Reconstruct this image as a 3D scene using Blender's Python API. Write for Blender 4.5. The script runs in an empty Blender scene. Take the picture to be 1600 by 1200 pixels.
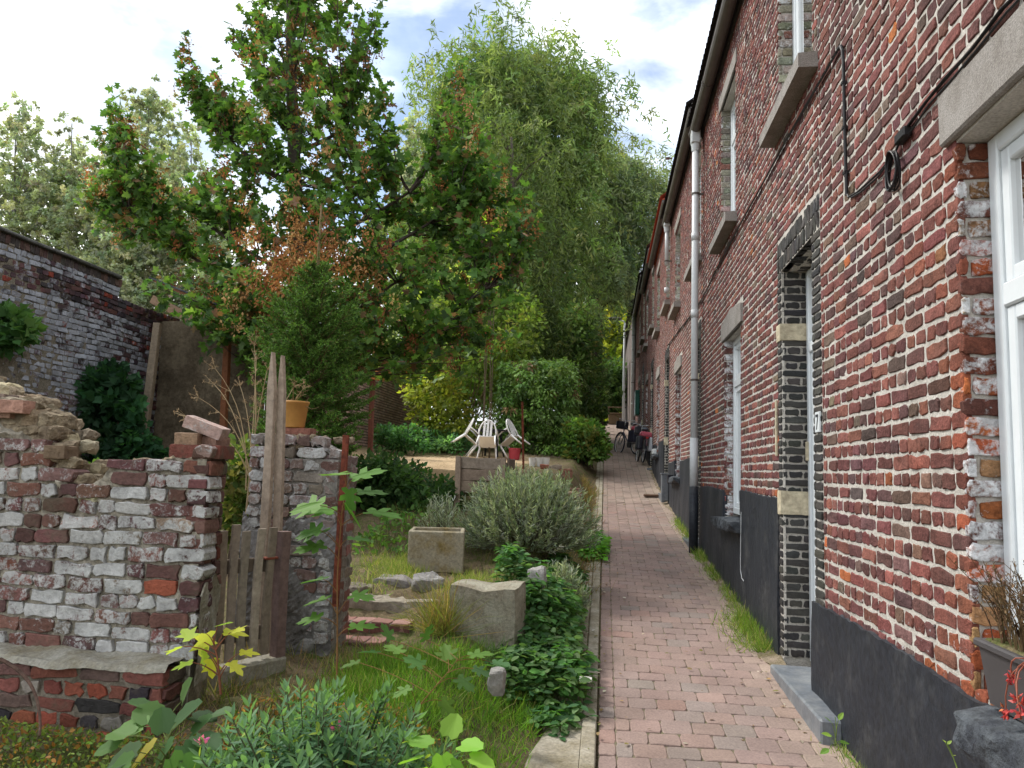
import bpy, math, random
import numpy as np
from mathutils import Matrix
RNG = np.random.default_rng(7)
random.seed(7)
C = bpy.context.scene.collection
# ------------------------------------------------------------------ camera model (measured from vanishing points)
FPX = 1186.0
def nrm(v):
    v = np.array(v, float); return v / np.linalg.norm(v)
_dY = nrm([(943-800)/FPX, -(740-600)/FPX, -1]); _s = .033
_dZ = nrm([_s, 1, (_dY[0]*_s+_dY[1])/(-_dY[2])]); _dX = np.cross(_dY, _dZ)
ROT = np.array([_dX, _dY, _dZ])
def ray(x, y): return ROT @ np.array([(x-800)/FPX, -(y-600)/FPX, -1])
def P(x, y, d): r = ray(x, y); return r*d/r[1]          # a photo point at distance d along the alley
def PX(x, y, w): r = ray(x, y); return r*w/r[0]         # a photo point on the plane X = w
def PZ(x, y, z): r = ray(x, y); return r*z/r[2]
# ------------------------------------------------------------------ mesh collecting
class Soup:
    def __init__(s): s.v=[]; s.c=[]; s.f=[]; s.m=[]; s.n=0
    def add(s, V, faces, col=(.5,.5,.5,0), mat=0):
        V = np.asarray(V, float).reshape(-1,3)
        col = np.asarray(col, float)
        if col.ndim == 1:
            if len(col) == 3: col = np.append(col, 0)
            col = np.tile(col, (len(V),1))
        if col.shape[1] == 3: col = np.hstack([col, np.zeros((len(col),1))])
        for f in faces:
            f = np.asarray(f, int)
            if f.ndim == 1: f = f[None,:]
            s.f.append(f + s.n); s.m.append(mat)
        s.v.append(V); s.c.append(col); s.n += len(V)
    def inst(s, T, faces, M, pos, cols, mat=0):          # T (k,3); M (n,3,3) columns are the local axes; pos (n,3)
        T = np.asarray(T, float); n, k = len(pos), len(T)
        V = np.einsum('nij,kj->nki', M, T) + pos[:,None,:]
        cols = np.asarray(cols, float)
        if cols.ndim == 1: cols = np.tile(cols, (n,1))
        if cols.shape[1] == 3: cols = np.hstack([cols, np.zeros((n,1))])
        off = (np.arange(n)*k)[:,None,None]
        fl = []
        for f in faces:
            f = np.asarray(f, int)[None,None,:]
            fl.append((f + off).reshape(-1, f.shape[-1]))
        s.add(V.reshape(-1,3), fl, np.repeat(cols, k, axis=0), mat)
def build(name, s, mats, parent=None, smooth=False, uvless=True):
    if not isinstance(mats, (list, tuple)): mats = [mats]
    me = bpy.data.meshes.new(name)
    V = np.vstack(s.v); me.vertices.add(len(V)); me.vertices.foreach_set('co', V.astype(np.float32).ravel())
    loops = np.concatenate([f.ravel() for f in s.f])
    tot = np.concatenate([np.full(len(f), f.shape[1]) for f in s.f])
    mi = np.concatenate([np.full(len(f), m) for f, m in zip(s.f, s.m)])
    me.loops.add(len(loops)); me.loops.foreach_set('vertex_index', loops.astype(np.int32))
    me.polygons.add(len(tot))
    me.polygons.foreach_set('loop_start', np.concatenate([[0], np.cumsum(tot)[:-1]]).astype(np.int32))
    me.polygons.foreach_set('loop_total', tot.astype(np.int32))
    me.polygons.foreach_set('material_index', mi.astype(np.int32))
    me.polygons.foreach_set('use_smooth', np.full(len(tot), smooth))
    a = me.attributes.new('Col', 'FLOAT_COLOR', 'POINT')
    a.data.foreach_set('color', np.vstack(s.c).astype(np.float32).ravel())
    for m in mats: me.materials.append(m)
    me.update(calc_edges=True); me.validate()
    o = bpy.data.objects.new(name, me); C.objects.link(o)
    if parent is not None: o.parent = parent
    return o
def tag(o, label=None, cat=None, group=None, kind=None):
    if label: o['label'] = label
    if cat: o['category'] = cat
    if group: o['group'] = group
    if kind: o['kind'] = kind
    return o
def thing(name, label, cat, group=None, loc=(0,0,0)):
    o = bpy.data.objects.new(name, None); C.objects.link(o); o.location = loc
    o.empty_display_size = .2
    return tag(o, label, cat, group)
class Part(Soup):                                        # shapes given in world coordinates, origin moved to the thing's base
    pass
def part(name, s, mats, root, smooth=False):
    o = build(name, s, mats, root, smooth)
    L = np.array(root.location) if root.parent is None else np.array(root.location)+np.array(root.parent.location)
    if root.type == 'EMPTY' and root.parent is None:
        n = len(o.data.vertices); co = np.empty(n*3, np.float32); o.data.vertices.foreach_get('co', co)
        o.data.vertices.foreach_set('co', (co.reshape(-1,3) - L.astype(np.float32)).ravel()); o.data.update()
    return o
def sub(name, s, mats, par, smooth=False):               # child of a part (parts sit at the thing's origin)
    root = par
    while root.parent is not None: root = root.parent
    o = build(name, s, mats, par, smooth)
    L = np.array(root.location, np.float32)
    n = len(o.data.vertices); co = np.empty(n*3, np.float32); o.data.vertices.foreach_get('co', co)
    o.data.vertices.foreach_set('co', (co.reshape(-1,3) - L).ravel()); o.data.update()
    return o
# ------------------------------------------------------------------ shapes
def cbox(s, lo, hi, bev=.004, col=(.5,.5,.5), mat=0, A=None, o=(0,0,0), jit=0, rng=None):
    lo0 = np.array(lo, float); lo = np.minimum(lo0, hi).astype(float); hi2 = np.maximum(lo0, np.array(hi)).astype(float)
    c = (lo+hi2)/2; h = (hi2-lo)/2; b = min(bev, .45*h.min())
    V = []; idx = {}
    for sx in (-1,1):
        for sy in (-1,1):
            for sz in (-1,1):
                for ax in range(3):
                    p = np.array([sx*h[0], sy*h[1], sz*h[2]]); sg = np.array([sx,sy,sz])
                    for k in range(3):
                        if k != ax: p[k] -= sg[k]*b
                    idx[(sx,sy,sz,ax)] = len(V); V.append(p)
    F4=[]; F3=[]
    for ax in range(3):
        a, bb = [k for k in range(3) if k != ax]
        for sg in (-1,1):
            q=[]
            for (u,v) in ((-1,-1),(1,-1),(1,1),(-1,1)):
                t=[0,0,0]; t[ax]=sg; t[a]=u; t[bb]=v; q.append(idx[(*t,ax)])
            F4.append(q)
    for ax in range(3):                                   # edge chamfers along ax
        a, bb = [k for k in range(3) if k != ax]
        for u in (-1,1):
            for v in (-1,1):
                t0=[0,0,0]; t0[ax]=-1; t0[a]=u; t0[bb]=v; t1=list(t0); t1[ax]=1
                F4.append([idx[(*t0,a)], idx[(*t1,a)], idx[(*t1,bb)], idx[(*t0,bb)]])
    for sx in (-1,1):
        for sy in (-1,1):
            for sz in (-1,1): F3.append([idx[(sx,sy,sz,k)] for k in range(3)])
    V = np.array(V)
    if jit:
        rng = rng or RNG
        V = V + np.repeat(rng.normal(0, jit, (8,3)), 3, axis=0)
    V = V + c
    if A is not None: V = V @ np.array(A).T
    s.add(V + np.array(o), [np.array(F4), np.array(F3)], col, mat)
def frame_of(d):
    d = nrm(d); a = np.array([0,0,1.]) if abs(d[2]) < .9 else np.array([1.,0,0])
    u = nrm(np.cross(a, d)); return u, np.cross(d, u), d
def tube(s, pts, r, sides=6, col=(.3,.3,.3), mat=0, cap=True):
    pts = np.asarray(pts, float); n = len(pts)
    r = np.full(n, r) if np.isscalar(r) else np.asarray(r, float)
    T = np.gradient(pts, axis=0); u, v, _ = frame_of(T[0]); V = []
    an = np.arange(sides)*2*math.pi/sides
    for i in range(n):
        t = nrm(T[i]+1e-9); u = u - t*np.dot(u, t); u = nrm(u); v = np.cross(t, u)
        V.append(pts[i] + r[i]*(np.cos(an)[:,None]*u + np.sin(an)[:,None]*v))
    V = np.vstack(V); F = []
    for i in range(n-1):
        for k in range(sides):
            k2 = (k+1) % sides; F.append([i*sides+k, i*sides+k2, (i+1)*sides+k2, (i+1)*sides+k])
    fs = [np.array(F)]
    if cap: fs += [np.arange(sides)[::-1], np.arange(sides)+(n-1)*sides]
    s.add(V, fs, col, mat)
def bez(a, b, c, n=8):
    t = np.linspace(0,1,n)[:,None]; a,b,c = map(lambda q: np.asarray(q,float), (a,b,c))
    return (1-t)**2*a + 2*t*(1-t)*b + t*t*c
def lathe(s, prof, center, sides=20, col=(.5,.5,.5), mat=0, ax=None):
    prof = np.asarray(prof, float); an = np.arange(sides)*2*math.pi/sides
    V = np.stack([prof[:,0][:,None]*np.cos(an), prof[:,0][:,None]*np.sin(an), np.repeat(prof[:,1][:,None], sides, 1)], -1).reshape(-1,3)
    if ax is not None: V = V @ np.array(frame_of(ax))
    F = [[i*sides+k, i*sides+(k+1)%sides, (i+1)*sides+(k+1)%sides, (i+1)*sides+k] for i in range(len(prof)-1) for k in range(sides)]
    s.add(V+np.array(center), [np.array(F)], col, mat)
def prism(s, poly, d, o=(0,0,0), U=(1,0,0), W=(0,0,1), N=(0,1,0), col=(.5,.5,.5), mat=0):   # polygon in (U,W) extruded by d along N
    poly = np.asarray(poly, float); U,W,N = map(lambda q: np.asarray(q,float), (U,W,N)); n = len(poly)
    A = np.asarray(o) + poly[:,:1]*U + poly[:,1:]*W
    V = np.vstack([A, A + N*d])
    s.add(V, [np.arange(n), np.arange(n)[::-1]+n, np.array([[i, (i+1)%n, (i+1)%n+n, i+n] for i in range(n)])], col, mat)
def rock(s, c, size, seed, col=(.3,.29,.27), sub_=2, rough=.18, flat=False, mat=0, box=.6):
    """a block or stone: a finely divided box, edges worn round, surface broken by noise in real units"""
    from mathutils import noise as mn
    rng = np.random.default_rng(seed); size = np.array(size, float); m = size.min(); h = size/2
    seg = np.clip(np.round(size/max(m/5, size.max()/36)), 4, 36).astype(int); V=[]; F=[]
    for ax in range(3):
        a1,a2 = (ax+1)%3,(ax+2)%3; n1,n2 = seg[a1]+1, seg[a2]+1
        for sg in (-1,1):
            b0 = len(V)
            for u in np.linspace(-1,1,n1):
                for v in np.linspace(-1,1,n2):
                    p=[0,0,0]; p[ax]=sg*h[ax]; p[a1]=u*h[a1]; p[a2]=v*h[a2]; V.append(p)
            for i in range(n1-1):
                for j in range(n2-1):
                    q=[b0+i*n2+j, b0+(i+1)*n2+j, b0+(i+1)*n2+j+1, b0+i*n2+j+1]; F.append(q if sg>0 else q[::-1])
    V = np.array(V, float)
    rad = min(.5, (1-box)*.55+.04)*m                         # worn edges: distance to the inner box becomes a rounded one
    core = np.clip(V, -(h-rad), h-rad); dv = V-core; L = np.linalg.norm(dv, axis=1, keepdims=True); V = np.where(L>1e-9, core+dv/np.maximum(L,1e-9)*np.minimum(rad, L), V)
    if box < .5: E = V/np.maximum(np.sqrt(((V/h)**2).sum(1,keepdims=True)),1e-6); V = V*(box*1.4)+E*(1-box*1.4)
    off = rng.uniform(-50,50,3); amp = rough*m*.75
    for k in range(len(V)):
        p = V[k]; d = np.array(mn.noise_vector(tuple(p*(1.1/m)+off)))*amp + np.array(mn.noise_vector(tuple(p*(3.6/m)+off)))*amp*.38
        V[k] = p + d
    if rough > .12:
        for _ in range(4):
            nn = nrm(rng.normal(0,1,3)/size); pr = V@nn; lim = rng.uniform(.62,.9)*pr.max(); ex = np.maximum(pr-lim, 0); V = V - ex[:,None]*nn*.92
    s.add(V + np.array(c), [np.array(F)], col, mat)
# ------------------------------------------------------------------ bricks
def brick_rects(u0, u1, z0, z1, openings=(), course=.068, joint=.012, sl=.192, hl=.098, bond='english', rng=RNG, top=None, minlen=.035, jv=None):
    jv = joint if jv is None else jv
    out = []; nrow = int(round((z1-z0)/course)); c = (z1-z0)/max(nrow,1)
    for i in range(nrow):
        za = z0 + i*c; zb = za + c; zm = (za+zb)/2
        ints = [(u0, u1)]
        for (a,b,lo,hi) in openings:
            if lo < zm < hi:
                new = []
                for (p,q) in ints:
                    if b <= p or a >= q: new.append((p,q)); continue
                    if a > p: new.append((p,a))
                    if b < q: new.append((b,q))
                ints = new
        if bond == 'english': L = sl if i % 2 else hl; off = (rng.uniform(-.015,.015)) + (0 if i%2 else hl/2*.5)
        elif bond == 'stretch': L = sl; off = (sl/2)*(i%2) + rng.uniform(-.01,.01)
        else: L = None; off = rng.uniform(0,sl)
        for (p,q) in ints:
            if L is not None: cuts = list(np.arange(math.floor((p-off)/L)*L+off, q+L, L))
            else:
                cuts=[p]; k = int(rng.integers(0,2))
                while cuts[-1] < q:
                    cuts.append(cuts[-1] + (sl if rng.random() < .6 else hl)*rng.uniform(.92,1.06)); k += 1
            cuts = [t + rng.uniform(-.006,.006) for t in cuts if p+minlen < t < q-minlen]
            cuts = [p]+cuts+[q]
            for a,b in zip(cuts[:-1], cuts[1:]):
                if top is not None:
                    if zm > top((a+b)/2): continue
                out.append((a+jv/2, b-jv/2, za+joint/2, zb-joint/2))
    return np.array(out).reshape(-1,4)
def lay_bricks(s, rects, fmap, cols, depth=.03, proud=0., lod=2, jit=.0022, rng=RNG, mat=0, tilt=.003):
    n = len(rects)
    if n == 0: return
    a,b,z0,z1 = rects.T; cu=(a+b)/2; cv=(z0+z1)/2; hu=(b-a)/2; hv=(z1-z0)/2
    if lod >= 2:
        t = np.array([(-1,-.55),(-.85,-1),(-.3,-1),(.3,-1),(.85,-1),(1,-.55),(1,.5),(.86,1),(.3,1),(-.3,1),(-.86,1),(-1,.5)])
    else: t = np.array([(-1,-1),(1,-1),(1,1),(-1,1)], float)
    k = len(t); cu_ = np.minimum(hu, .05)
    # keep corner rounding absolute: scale the corner offset
    tu = t[:,0][None,:]; tv = t[:,1][None,:]
    U = cu[:,None] + np.where(np.abs(tu) > .5, np.sign(tu)*(hu[:,None] - (1-np.abs(tu))*np.minimum(hu,.05)[:,None]), tu*hu[:,None])
    Vv = cv[:,None] + tv*hv[:,None]
    jj = jit if lod >= 2 else jit*.5
    U = U + rng.normal(0, jj, (n,k)); Vv = Vv + rng.normal(0, jj, (n,k))
    pr = proud + rng.normal(0, tilt*.6, n)
    tu_ = rng.normal(0, tilt, n); tv_ = rng.normal(0, tilt*.7, n)
    def nn(U_, V_): return pr[:,None] + tu_[:,None]*(U_-cu[:,None])/.05 + tv_[:,None]*(V_-cv[:,None])/.03
    ins = .0034
    Ui = cu[:,None] + (U-cu[:,None])*np.maximum(1-ins/hu,.5)[:,None]; Vi = cv[:,None] + (Vv-cv[:,None])*(1-ins/hv)[:,None]
    R0 = np.stack([U, Vv, np.full((n,k), -depth)], -1)
    R1 = np.stack([U, Vv, nn(U,Vv)-.003], -1)
    R2 = np.stack([Ui, Vi, nn(Ui,Vi) + (rng.normal(0,.0008,(n,k)) if lod>=2 else 0)], -1)
    rings = [R0,R1,R2] if lod >= 1 else [R0, R2]
    F = []
    for r in range(len(rings)-1):
        for i in range(k): j=(i+1)%k; F.append([r*k+i, r*k+j, (r+1)*k+j, (r+1)*k+i])
    L = (len(rings)-1)*k
    if lod >= 2:
        cen = np.stack([cu, cv, pr + rng.normal(.0005,.0012,n)], -1)[:,None,:]; rings.append(cen)
        tri = [[L+i, L+(i+1)%k, L+k] for i in range(k)]
        fl = [np.array(F), np.array(tri)]
    else: fl = [np.array(F), np.arange(L, L+k)[None,:]]
    W = np.concatenate(rings, 1); kk = W.shape[1]
    W = fmap(W[...,0].ravel(), W[...,1].ravel(), W[...,2].ravel()).reshape(n*kk, 3)
    off = (np.arange(n)*kk)[:,None,None]
    faces = [(f[None]+off).reshape(-1, f.shape[1]) for f in fl]
    if cols.shape[1] == 3: cols = np.hstack([cols, np.zeros((n,1))])
    s.add(W, faces, np.repeat(cols, kk, 0), mat)
def sheet_cells(s, u0, u1, z0, z1, openings, fmap, n0, n1, col, mat, top=None, du=None):
    us = sorted(set([u0,u1]+[x for o in openings for x in o[:2] if u0 < x < u1])); vs = sorted(set([z0,z1]+[x for o in openings for x in o[2:] if z0 < x < z1]))
    for va,vb in zip(vs[:-1], vs[1:]):
        run = None
        for ua,ub in list(zip(us[:-1], us[1:]))+[(None,None)]:
            ok = ua is not None and not any(o[0] <= (ua+ub)/2 <= o[1] and o[2] <= (va+vb)/2 <= o[3] for o in openings)
            if ok: run = (run[0], ub) if run else (ua, ub)
            if not ok and run:
                q = np.array([(run[0],va),(run[1],va),(run[1],vb),(run[0],vb)])
                A = fmap(q[:,0],q[:,1],np.full(4,n0)); B = fmap(q[:,0],q[:,1],np.full(4,n1))
                s.add(np.vstack([A,B]), [np.array([[0,1,2,3],[7,6,5,4],[0,4,5,1],[1,5,6,2],[2,6,7,3],[3,7,4,0]])], col, mat); run=None
            if not ok: run=None
def palette(n, cols, w, rng=RNG, jit=.18):
    cols = np.array(cols, float); w = np.array(w, float)/sum(w)
    c = cols[rng.choice(len(cols), n, p=w)]
    return c*np.exp(rng.normal(0, jit, (n,1)))*np.exp(rng.normal(0, jit*.25, (n,3)))
# ------------------------------------------------------------------ materials
MATS = {}
def newmat(name):
    m = bpy.data.materials.new(name); m.use_nodes = True; nt = m.node_tree
    b = nt.nodes['Principled BSDF']; MATS[name] = m
    return m, nt, b
def nd(nt, t, **kw):
    n = nt.nodes.new(t)
    for k,v in kw.items(): setattr(n, k, v)
    return n
def link(nt, a, b): nt.links.new(a, b)
def noise(nt, scale, detail=4, rough=.6, dist=0, vec=None):
    n = nd(nt, 'ShaderNodeTexNoise'); n.inputs['Scale'].default_value = scale; n.inputs['Detail'].default_value = detail
    n.inputs['Roughness'].default_value = rough; n.inputs['Distortion'].default_value = dist
    if vec is None: vec = nd(nt, 'ShaderNodeNewGeometry').outputs['Position']
    link(nt, vec, n.inputs['Vector']); return n.outputs['Fac']
def ramp(nt, fac, stops):
    r = nd(nt, 'ShaderNodeValToRGB'); e = r.color_ramp.elements
    while len(e) < len(stops): e.new(.5)
    for i,(p,c) in enumerate(stops):
        e[i].position = p; e[i].color = (*c,1) if len(c)==3 else c
    link(nt, fac, r.inputs['Fac']); return r.outputs['Color']
def mix(nt, a, b, fac, mode='MIX'):
    m = nd(nt, 'ShaderNodeMix', data_type='RGBA', blend_type=mode)
    for v, i in ((fac, m.inputs['Factor']), (a, m.inputs['A']), (b, m.inputs['B'])):
        if hasattr(v, 'is_linked') or isinstance(v, bpy.types.NodeSocket): link(nt, v, i)
        else: i.default_value = v if not isinstance(v, tuple) or len(v)==4 else (*v,1)
    return m.outputs['Result']
def math_(nt, op, a, b=None, clamp=False):
    m = nd(nt, 'ShaderNodeMath', operation=op); m.use_clamp = clamp
    for v,i in ((a,0),(b,1)):
        if v is None: continue
        if isinstance(v, bpy.types.NodeSocket): link(nt, v, m.inputs[i])
        else: m.inputs[i].default_value = v
    return m.outputs[0]
def bump(nt, b, h, strength=.5, dist=.01):
    n = nd(nt, 'ShaderNodeBump'); n.inputs['Strength'].default_value = strength; n.inputs['Distance'].default_value = dist
    link(nt, h, n.inputs['Height']); link(nt, n.outputs[0], b.inputs['Normal'])
def g3(v): return (v,v,v)
def attr_mat(name, rough=.9, nscale=60, lo=.55, hi=1.35, bs=.5, bd=.006, nscale2=9, paint=None, spec=.25, stain=None):
    m, nt, b = newmat(name)
    at = nd(nt, 'ShaderNodeAttribute', attribute_name='Col')
    n1 = noise(nt, nscale, 6, .65); n2 = noise(nt, nscale2, 3, .6)
    v = math_(nt, 'ADD', math_(nt,'MULTIPLY', n1, .6), math_(nt,'MULTIPLY', n2, .4))
    k = ramp(nt, v, [(.3, g3(lo)), (.7, g3(hi))])
    c = mix(nt, at.outputs['Color'], k, 1., 'MULTIPLY')
    if stain:
        ns = noise(nt, stain[1], 5, .65); c = mix(nt, c, stain[0], ramp(nt, ns, [(stain[2], g3(0)), (stain[2]+.12, g3(stain[3]))]))
    if paint:
        np_ = noise(nt, paint[1], 8, .68, .6)
        np2 = noise(nt, paint[1]*4.5, 4, .6)
        np_ = math_(nt, 'ADD', math_(nt,'MULTIPLY', np_, .72), math_(nt,'MULTIPLY', np2, .28))
        f = math_(nt, 'MULTIPLY', math_(nt, 'SUBTRACT', math_(nt, 'ADD', math_(nt,'MULTIPLY', at.outputs['Alpha'], .5), np_), .75), 9., True)
        f = math_(nt, 'MULTIPLY', f, .92)
        pc = mix(nt, ramp(nt, n2, [(.3, tuple(x*.6 for x in paint[0])), (.62, paint[0])]), ramp(nt, n1, [(.3,g3(.75)),(.65,g3(1.1))]), 1., 'MULTIPLY')
        c = mix(nt, c, pc, f)
    link(nt, c, b.inputs['Base Color']); b.inputs['Roughness'].default_value = rough
    b.inputs['Specular IOR Level'].default_value = spec
    bump(nt, b, n1, bs, bd); return m
def plain(name, col, rough=.7, var=.3, nscale=20, bs=.3, bd=.005, spec=.3, col2=None, metal=0, thr=(.4,.65), scale2=6):
    m, nt, b = newmat(name)
    n1 = noise(nt, nscale, 6, .65); n2 = noise(nt, scale2, 5, .65)
    k = ramp(nt, n1, [(.3, g3(1-var)), (.7, g3(1+var))])
    base = col
    if col2 is not None: base = mix(nt, (*col,1), (*col2,1), ramp(nt, n2, [(thr[0], g3(0)), (thr[1], g3(1))]))
    else: base = (*col,1)
    c = mix(nt, base, k, 1., 'MULTIPLY')
    link(nt, c, b.inputs['Base Color']); b.inputs['Roughness'].default_value = rough; b.inputs['Metallic'].default_value = metal
    b.inputs['Specular IOR Level'].default_value = spec
    if bs: bump(nt, b, n1, bs, bd)
    return m
def leafmat(name, rough=.5, trans=.35, spec=.3, tcol=(1.5,1.6,.7)):
    m, nt, b = newmat(name)
    at = nd(nt, 'ShaderNodeAttribute', attribute_name='Col')
    link(nt, at.outputs['Color'], b.inputs['Base Color']); b.inputs['Roughness'].default_value = rough; b.inputs['Specular IOR Level'].default_value = spec
    t = nd(nt, 'ShaderNodeBsdfTranslucent'); link(nt, mix(nt, at.outputs['Color'], (*tcol,1), 1., 'MULTIPLY'), t.inputs['Color'])
    mx = nd(nt, 'ShaderNodeMixShader'); mx.inputs[0].default_value = trans
    link(nt, b.outputs[0], mx.inputs[1]); link(nt, t.outputs[0], mx.inputs[2])
    link(nt, mx.outputs[0], nt.nodes['Material Output'].inputs['Surface']); return m
m_brick = attr_mat('house brick', .93, 85, .36, 1.65, .9, .006, 22, paint=((.72,.74,.76), 16), spec=.12, stain=((.05,.038,.036,1), 1.1, .55, .42))
m_dbrick = attr_mat('dark painted brick', .7, 70, .6, 1.4, .6, .005, 12)
m_ruin = attr_mat('whitewashed brick', .92, 55, .5, 1.4, .9, .01, 10, paint=((.50,.51,.50), 24), stain=((.10,.085,.06,1), 7, .55, .6))
m_oldwall = attr_mat('sooty whitewashed brick', .92, 50, .5, 1.4, .8, .01, 5, paint=((.36,.38,.43), 6), stain=((.05,.04,.042,1), 1.3, .56, .6))
m_pave = attr_mat('clay paver', .85, 90, .6, 1.35, .4, .003, 2.2, stain=((.10,.085,.07,1), 1.7, .6, .45))
m_mortar = plain('lime mortar', (.52,.49,.445), .95, .28, 90, .8, .008, .15, (.40,.375,.335), scale2=5)
m_mortar_dark = plain('dirty mortar', (.20,.175,.14), .95, .45, 60, .9, .012, .15, (.12,.105,.08), scale2=8)
m_rubble = plain('earthy rubble mortar', (.30,.25,.17), .95, .5, 30, 1, .03, .1, (.17,.13,.09), scale2=9)
m_black = plain('black bitumen paint', (.017,.020,.027), .6, .45, 30, .6, .006, .35, (.055,.056,.058), scale2=4.5, thr=(.52,.8))
m_bluestone = plain('blue stone', (.13,.145,.165), .45, .2, 40, .2, .003, .4, (.2,.21,.22), scale2=8)
m_slate = plain('rough slate', (.035,.04,.05), .7, .5, 25, 1, .02, .3, (.08,.09,.1), scale2=12)
m_conc = plain('weathered concrete', (.27,.26,.22), .93, .3, 70, .6, .006, .2, (.19,.17,.12), scale2=7)
m_lintel = plain('cement lintel', (.29,.27,.25), .95, .35, 160, .9, .004, .15, (.22,.2,.18), scale2=9)
m_cream = plain('cream stone', (.52,.46,.33), .9, .25, 30, .6, .01, .2, (.36,.31,.22), scale2=14)
m_pvc = plain('white window plastic', (.66,.70,.72), .3, .04, 10, 0, .001, .5)
m_pipe = plain('pale grey plastic pipe', (.52,.54,.55), .45, .08, 12, .05, .002, .4)
m_gutter = plain('brown zinc gutter', (.085,.07,.06), .5, .2, 8, .1, .003, .4)
m_rooftile = plain('dark clay roof tile', (.05,.045,.045), .8, .3, 30, .5, .006, .2)
m_redtile = plain('red clay roof tile', (.42,.10,.06), .8, .3, 30, .5, .006, .2)
m_black_rub = plain('black cable rubber', (.012,.011,.012), .5, .2, 20, 0)
m_wood = attr_mat('weathered timber', .9, 40, .6, 1.35, .5, .004, 14)
m_stone = attr_mat('rough stone', .95, 28, .55, 1.4, 1., .02, 7)
m_soil = None
m_terra = plain('ochre plastic pot', (.50,.26,.07), .6, .12, 15, .15, .003, .3, (.42,.21,.06))
m_rust = plain('rusty red iron', (.20,.055,.03), .85, .4, 45, .6, .004, .2, (.10,.03,.02), scale2=15)
m_plwhite = plain('white garden plastic', (.78,.77,.76), .4, .05, 10, 0, .001, .4)
m_dark = plain('dark plastic', (.015,.016,.025), .45, .2, 15, 0)
m_leaf = leafmat('foliage', .55, .42, .16); m_needle = leafmat('needles', .6, .15, .2); m_gloss = leafmat('glossy foliage', .38, .25, .45)
m_dry = leafmat('dry foliage', .8, .25, .1, (1.2,1.1,.9))
m_bark = attr_mat('bark', .95, 30, .5, 1.4, 1., .02, 8)
m_bikemetal = attr_mat('bicycle paint', .35, 30, .95, 1.05, 0, .001, 8, spec=.5)
m_curtain = plain('net curtain', (.55,.53,.5), .9, .1, 60, .3, .004)
m_green = plain('green enamel', (.01,.11,.075), .4, .1, 20, 0)
def glassmat():
    m, nt, b = newmat('window glass')
    t = nd(nt,'ShaderNodeBsdfTransparent'); t.inputs[0].default_value=(.62,.66,.68,1); g = nd(nt,'ShaderNodeBsdfGlossy'); g.inputs['Roughness'].default_value=.02
    f = nd(nt,'ShaderNodeFresnel'); f.inputs['IOR'].default_value=1.7; mx = nd(nt,'ShaderNodeMixShader')
    link(nt,f.outputs[0],mx.inputs[0]); link(nt,t.outputs[0],mx.inputs[1]); link(nt,g.outputs[0],mx.inputs[2]); link(nt,mx.outputs[0],nt.nodes['Material Output'].inputs['Surface']); return m
m_glass = glassmat()
m_room = plain('dim room', (.05,.045,.04), .9, .2, 5, 0)  # dark colour stands for the unlit interior behind the panes
def solo(name, s, mats, label=None, cat=None, group=None, kind=None, smooth=False):
    o = build(name, s, mats, None, smooth)
    n = len(o.data.vertices); co = np.empty(n*3, np.float32); o.data.vertices.foreach_get('co', co); co = co.reshape(-1,3)
    b = np.array([(co[:,0].min()+co[:,0].max())/2, (co[:,1].min()+co[:,1].max())/2, co[:,2].min()], np.float32)
    o.data.vertices.foreach_set('co', (co-b).ravel()); o.data.update(); o.location = [float(x) for x in b]
    return tag(o, label, cat, group, kind)
# ------------------------------------------------------------------ terrain
_ZY = [-6,0,4,5.5,9.5,12,15.9,20,25,31,35,45,60,90]; _ZZ = [-1.55,-1.42,-1.3,-1.2,-.92,-.74,-.38,.22,.85,1.6,2.2,3.0,3.6,4.4]
def zp(y): return np.interp(y, _ZY, _ZZ)
def sst(a,b,x): t = np.clip((np.asarray(x,float)-a)/(np.asarray(b,float)-a),0,1); return t*t*(3-2*t)
def gz(x, y):
    x = np.asarray(x,float); y = np.asarray(y,float)
    left = np.interp(y, [-6,0,2.6,4.0,4.7,5.2,6.4,7.6,9.2,10.2,17,20,28,40,60,90], [-1.5,-1.4,-1.16,-1.06,-1.02,-.86,-.82,-.62,-.4,-.10,.22,.55,1.4,2.4,3.2,4.2])
    k = sst(np.where(y<4.9,-.36,-.14), np.where(y<4.9,-.9,-.75), x)
    base = zp(y)*(1-k) + left*k
    base = base + k*.05*np.sin(x*2.3+y*1.1)*np.cos(y*1.7-x)*sst(17.5,9,y)
    return base
m, nt, b = newmat('garden soil'); pos = nd(nt,'ShaderNodeNewGeometry').outputs['Position']
n1 = noise(nt, 3.0, 6, .7); n2 = noise(nt, 45, 5, .7)
c = ramp(nt, n1, [(.32,(.10,.075,.045)),(.5,(.16,.125,.075)),(.62,(.085,.10,.03)),(.75,(.20,.17,.10))])
sp = nd(nt,'ShaderNodeSeparateXYZ'); link(nt,pos,sp.inputs[0])
yf = math_(nt,'MULTIPLY',math_(nt,'SUBTRACT',sp.outputs['Y'],10.05),8.,True)
yf2 = math_(nt,'MULTIPLY',math_(nt,'SUBTRACT',19.5,sp.outputs['Y']),.6,True)
xf = math_(nt,'MULTIPLY',math_(nt,'SUBTRACT',-1.1,math_(nt,'ADD',sp.outputs['X'],math_(nt,'MULTIPLY',n1,.8))),3.,True)
f = math_(nt,'MULTIPLY',math_(nt,'MULTIPLY',yf,yf2),xf)
sandc = ramp(nt, n1, [(.3,(.40,.29,.17)),(.6,(.54,.40,.25)),(.8,(.33,.25,.15))])
c = mix(nt, c, sandc, f)
c = mix(nt, c, ramp(nt, n2, [(.3,g3(.55)),(.7,g3(1.4))]), 1., 'MULTIPLY')
link(nt,c,b.inputs['Base Color']); b.inputs['Roughness'].default_value=.97; b.inputs['Specular IOR Level'].default_value=.1
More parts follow.
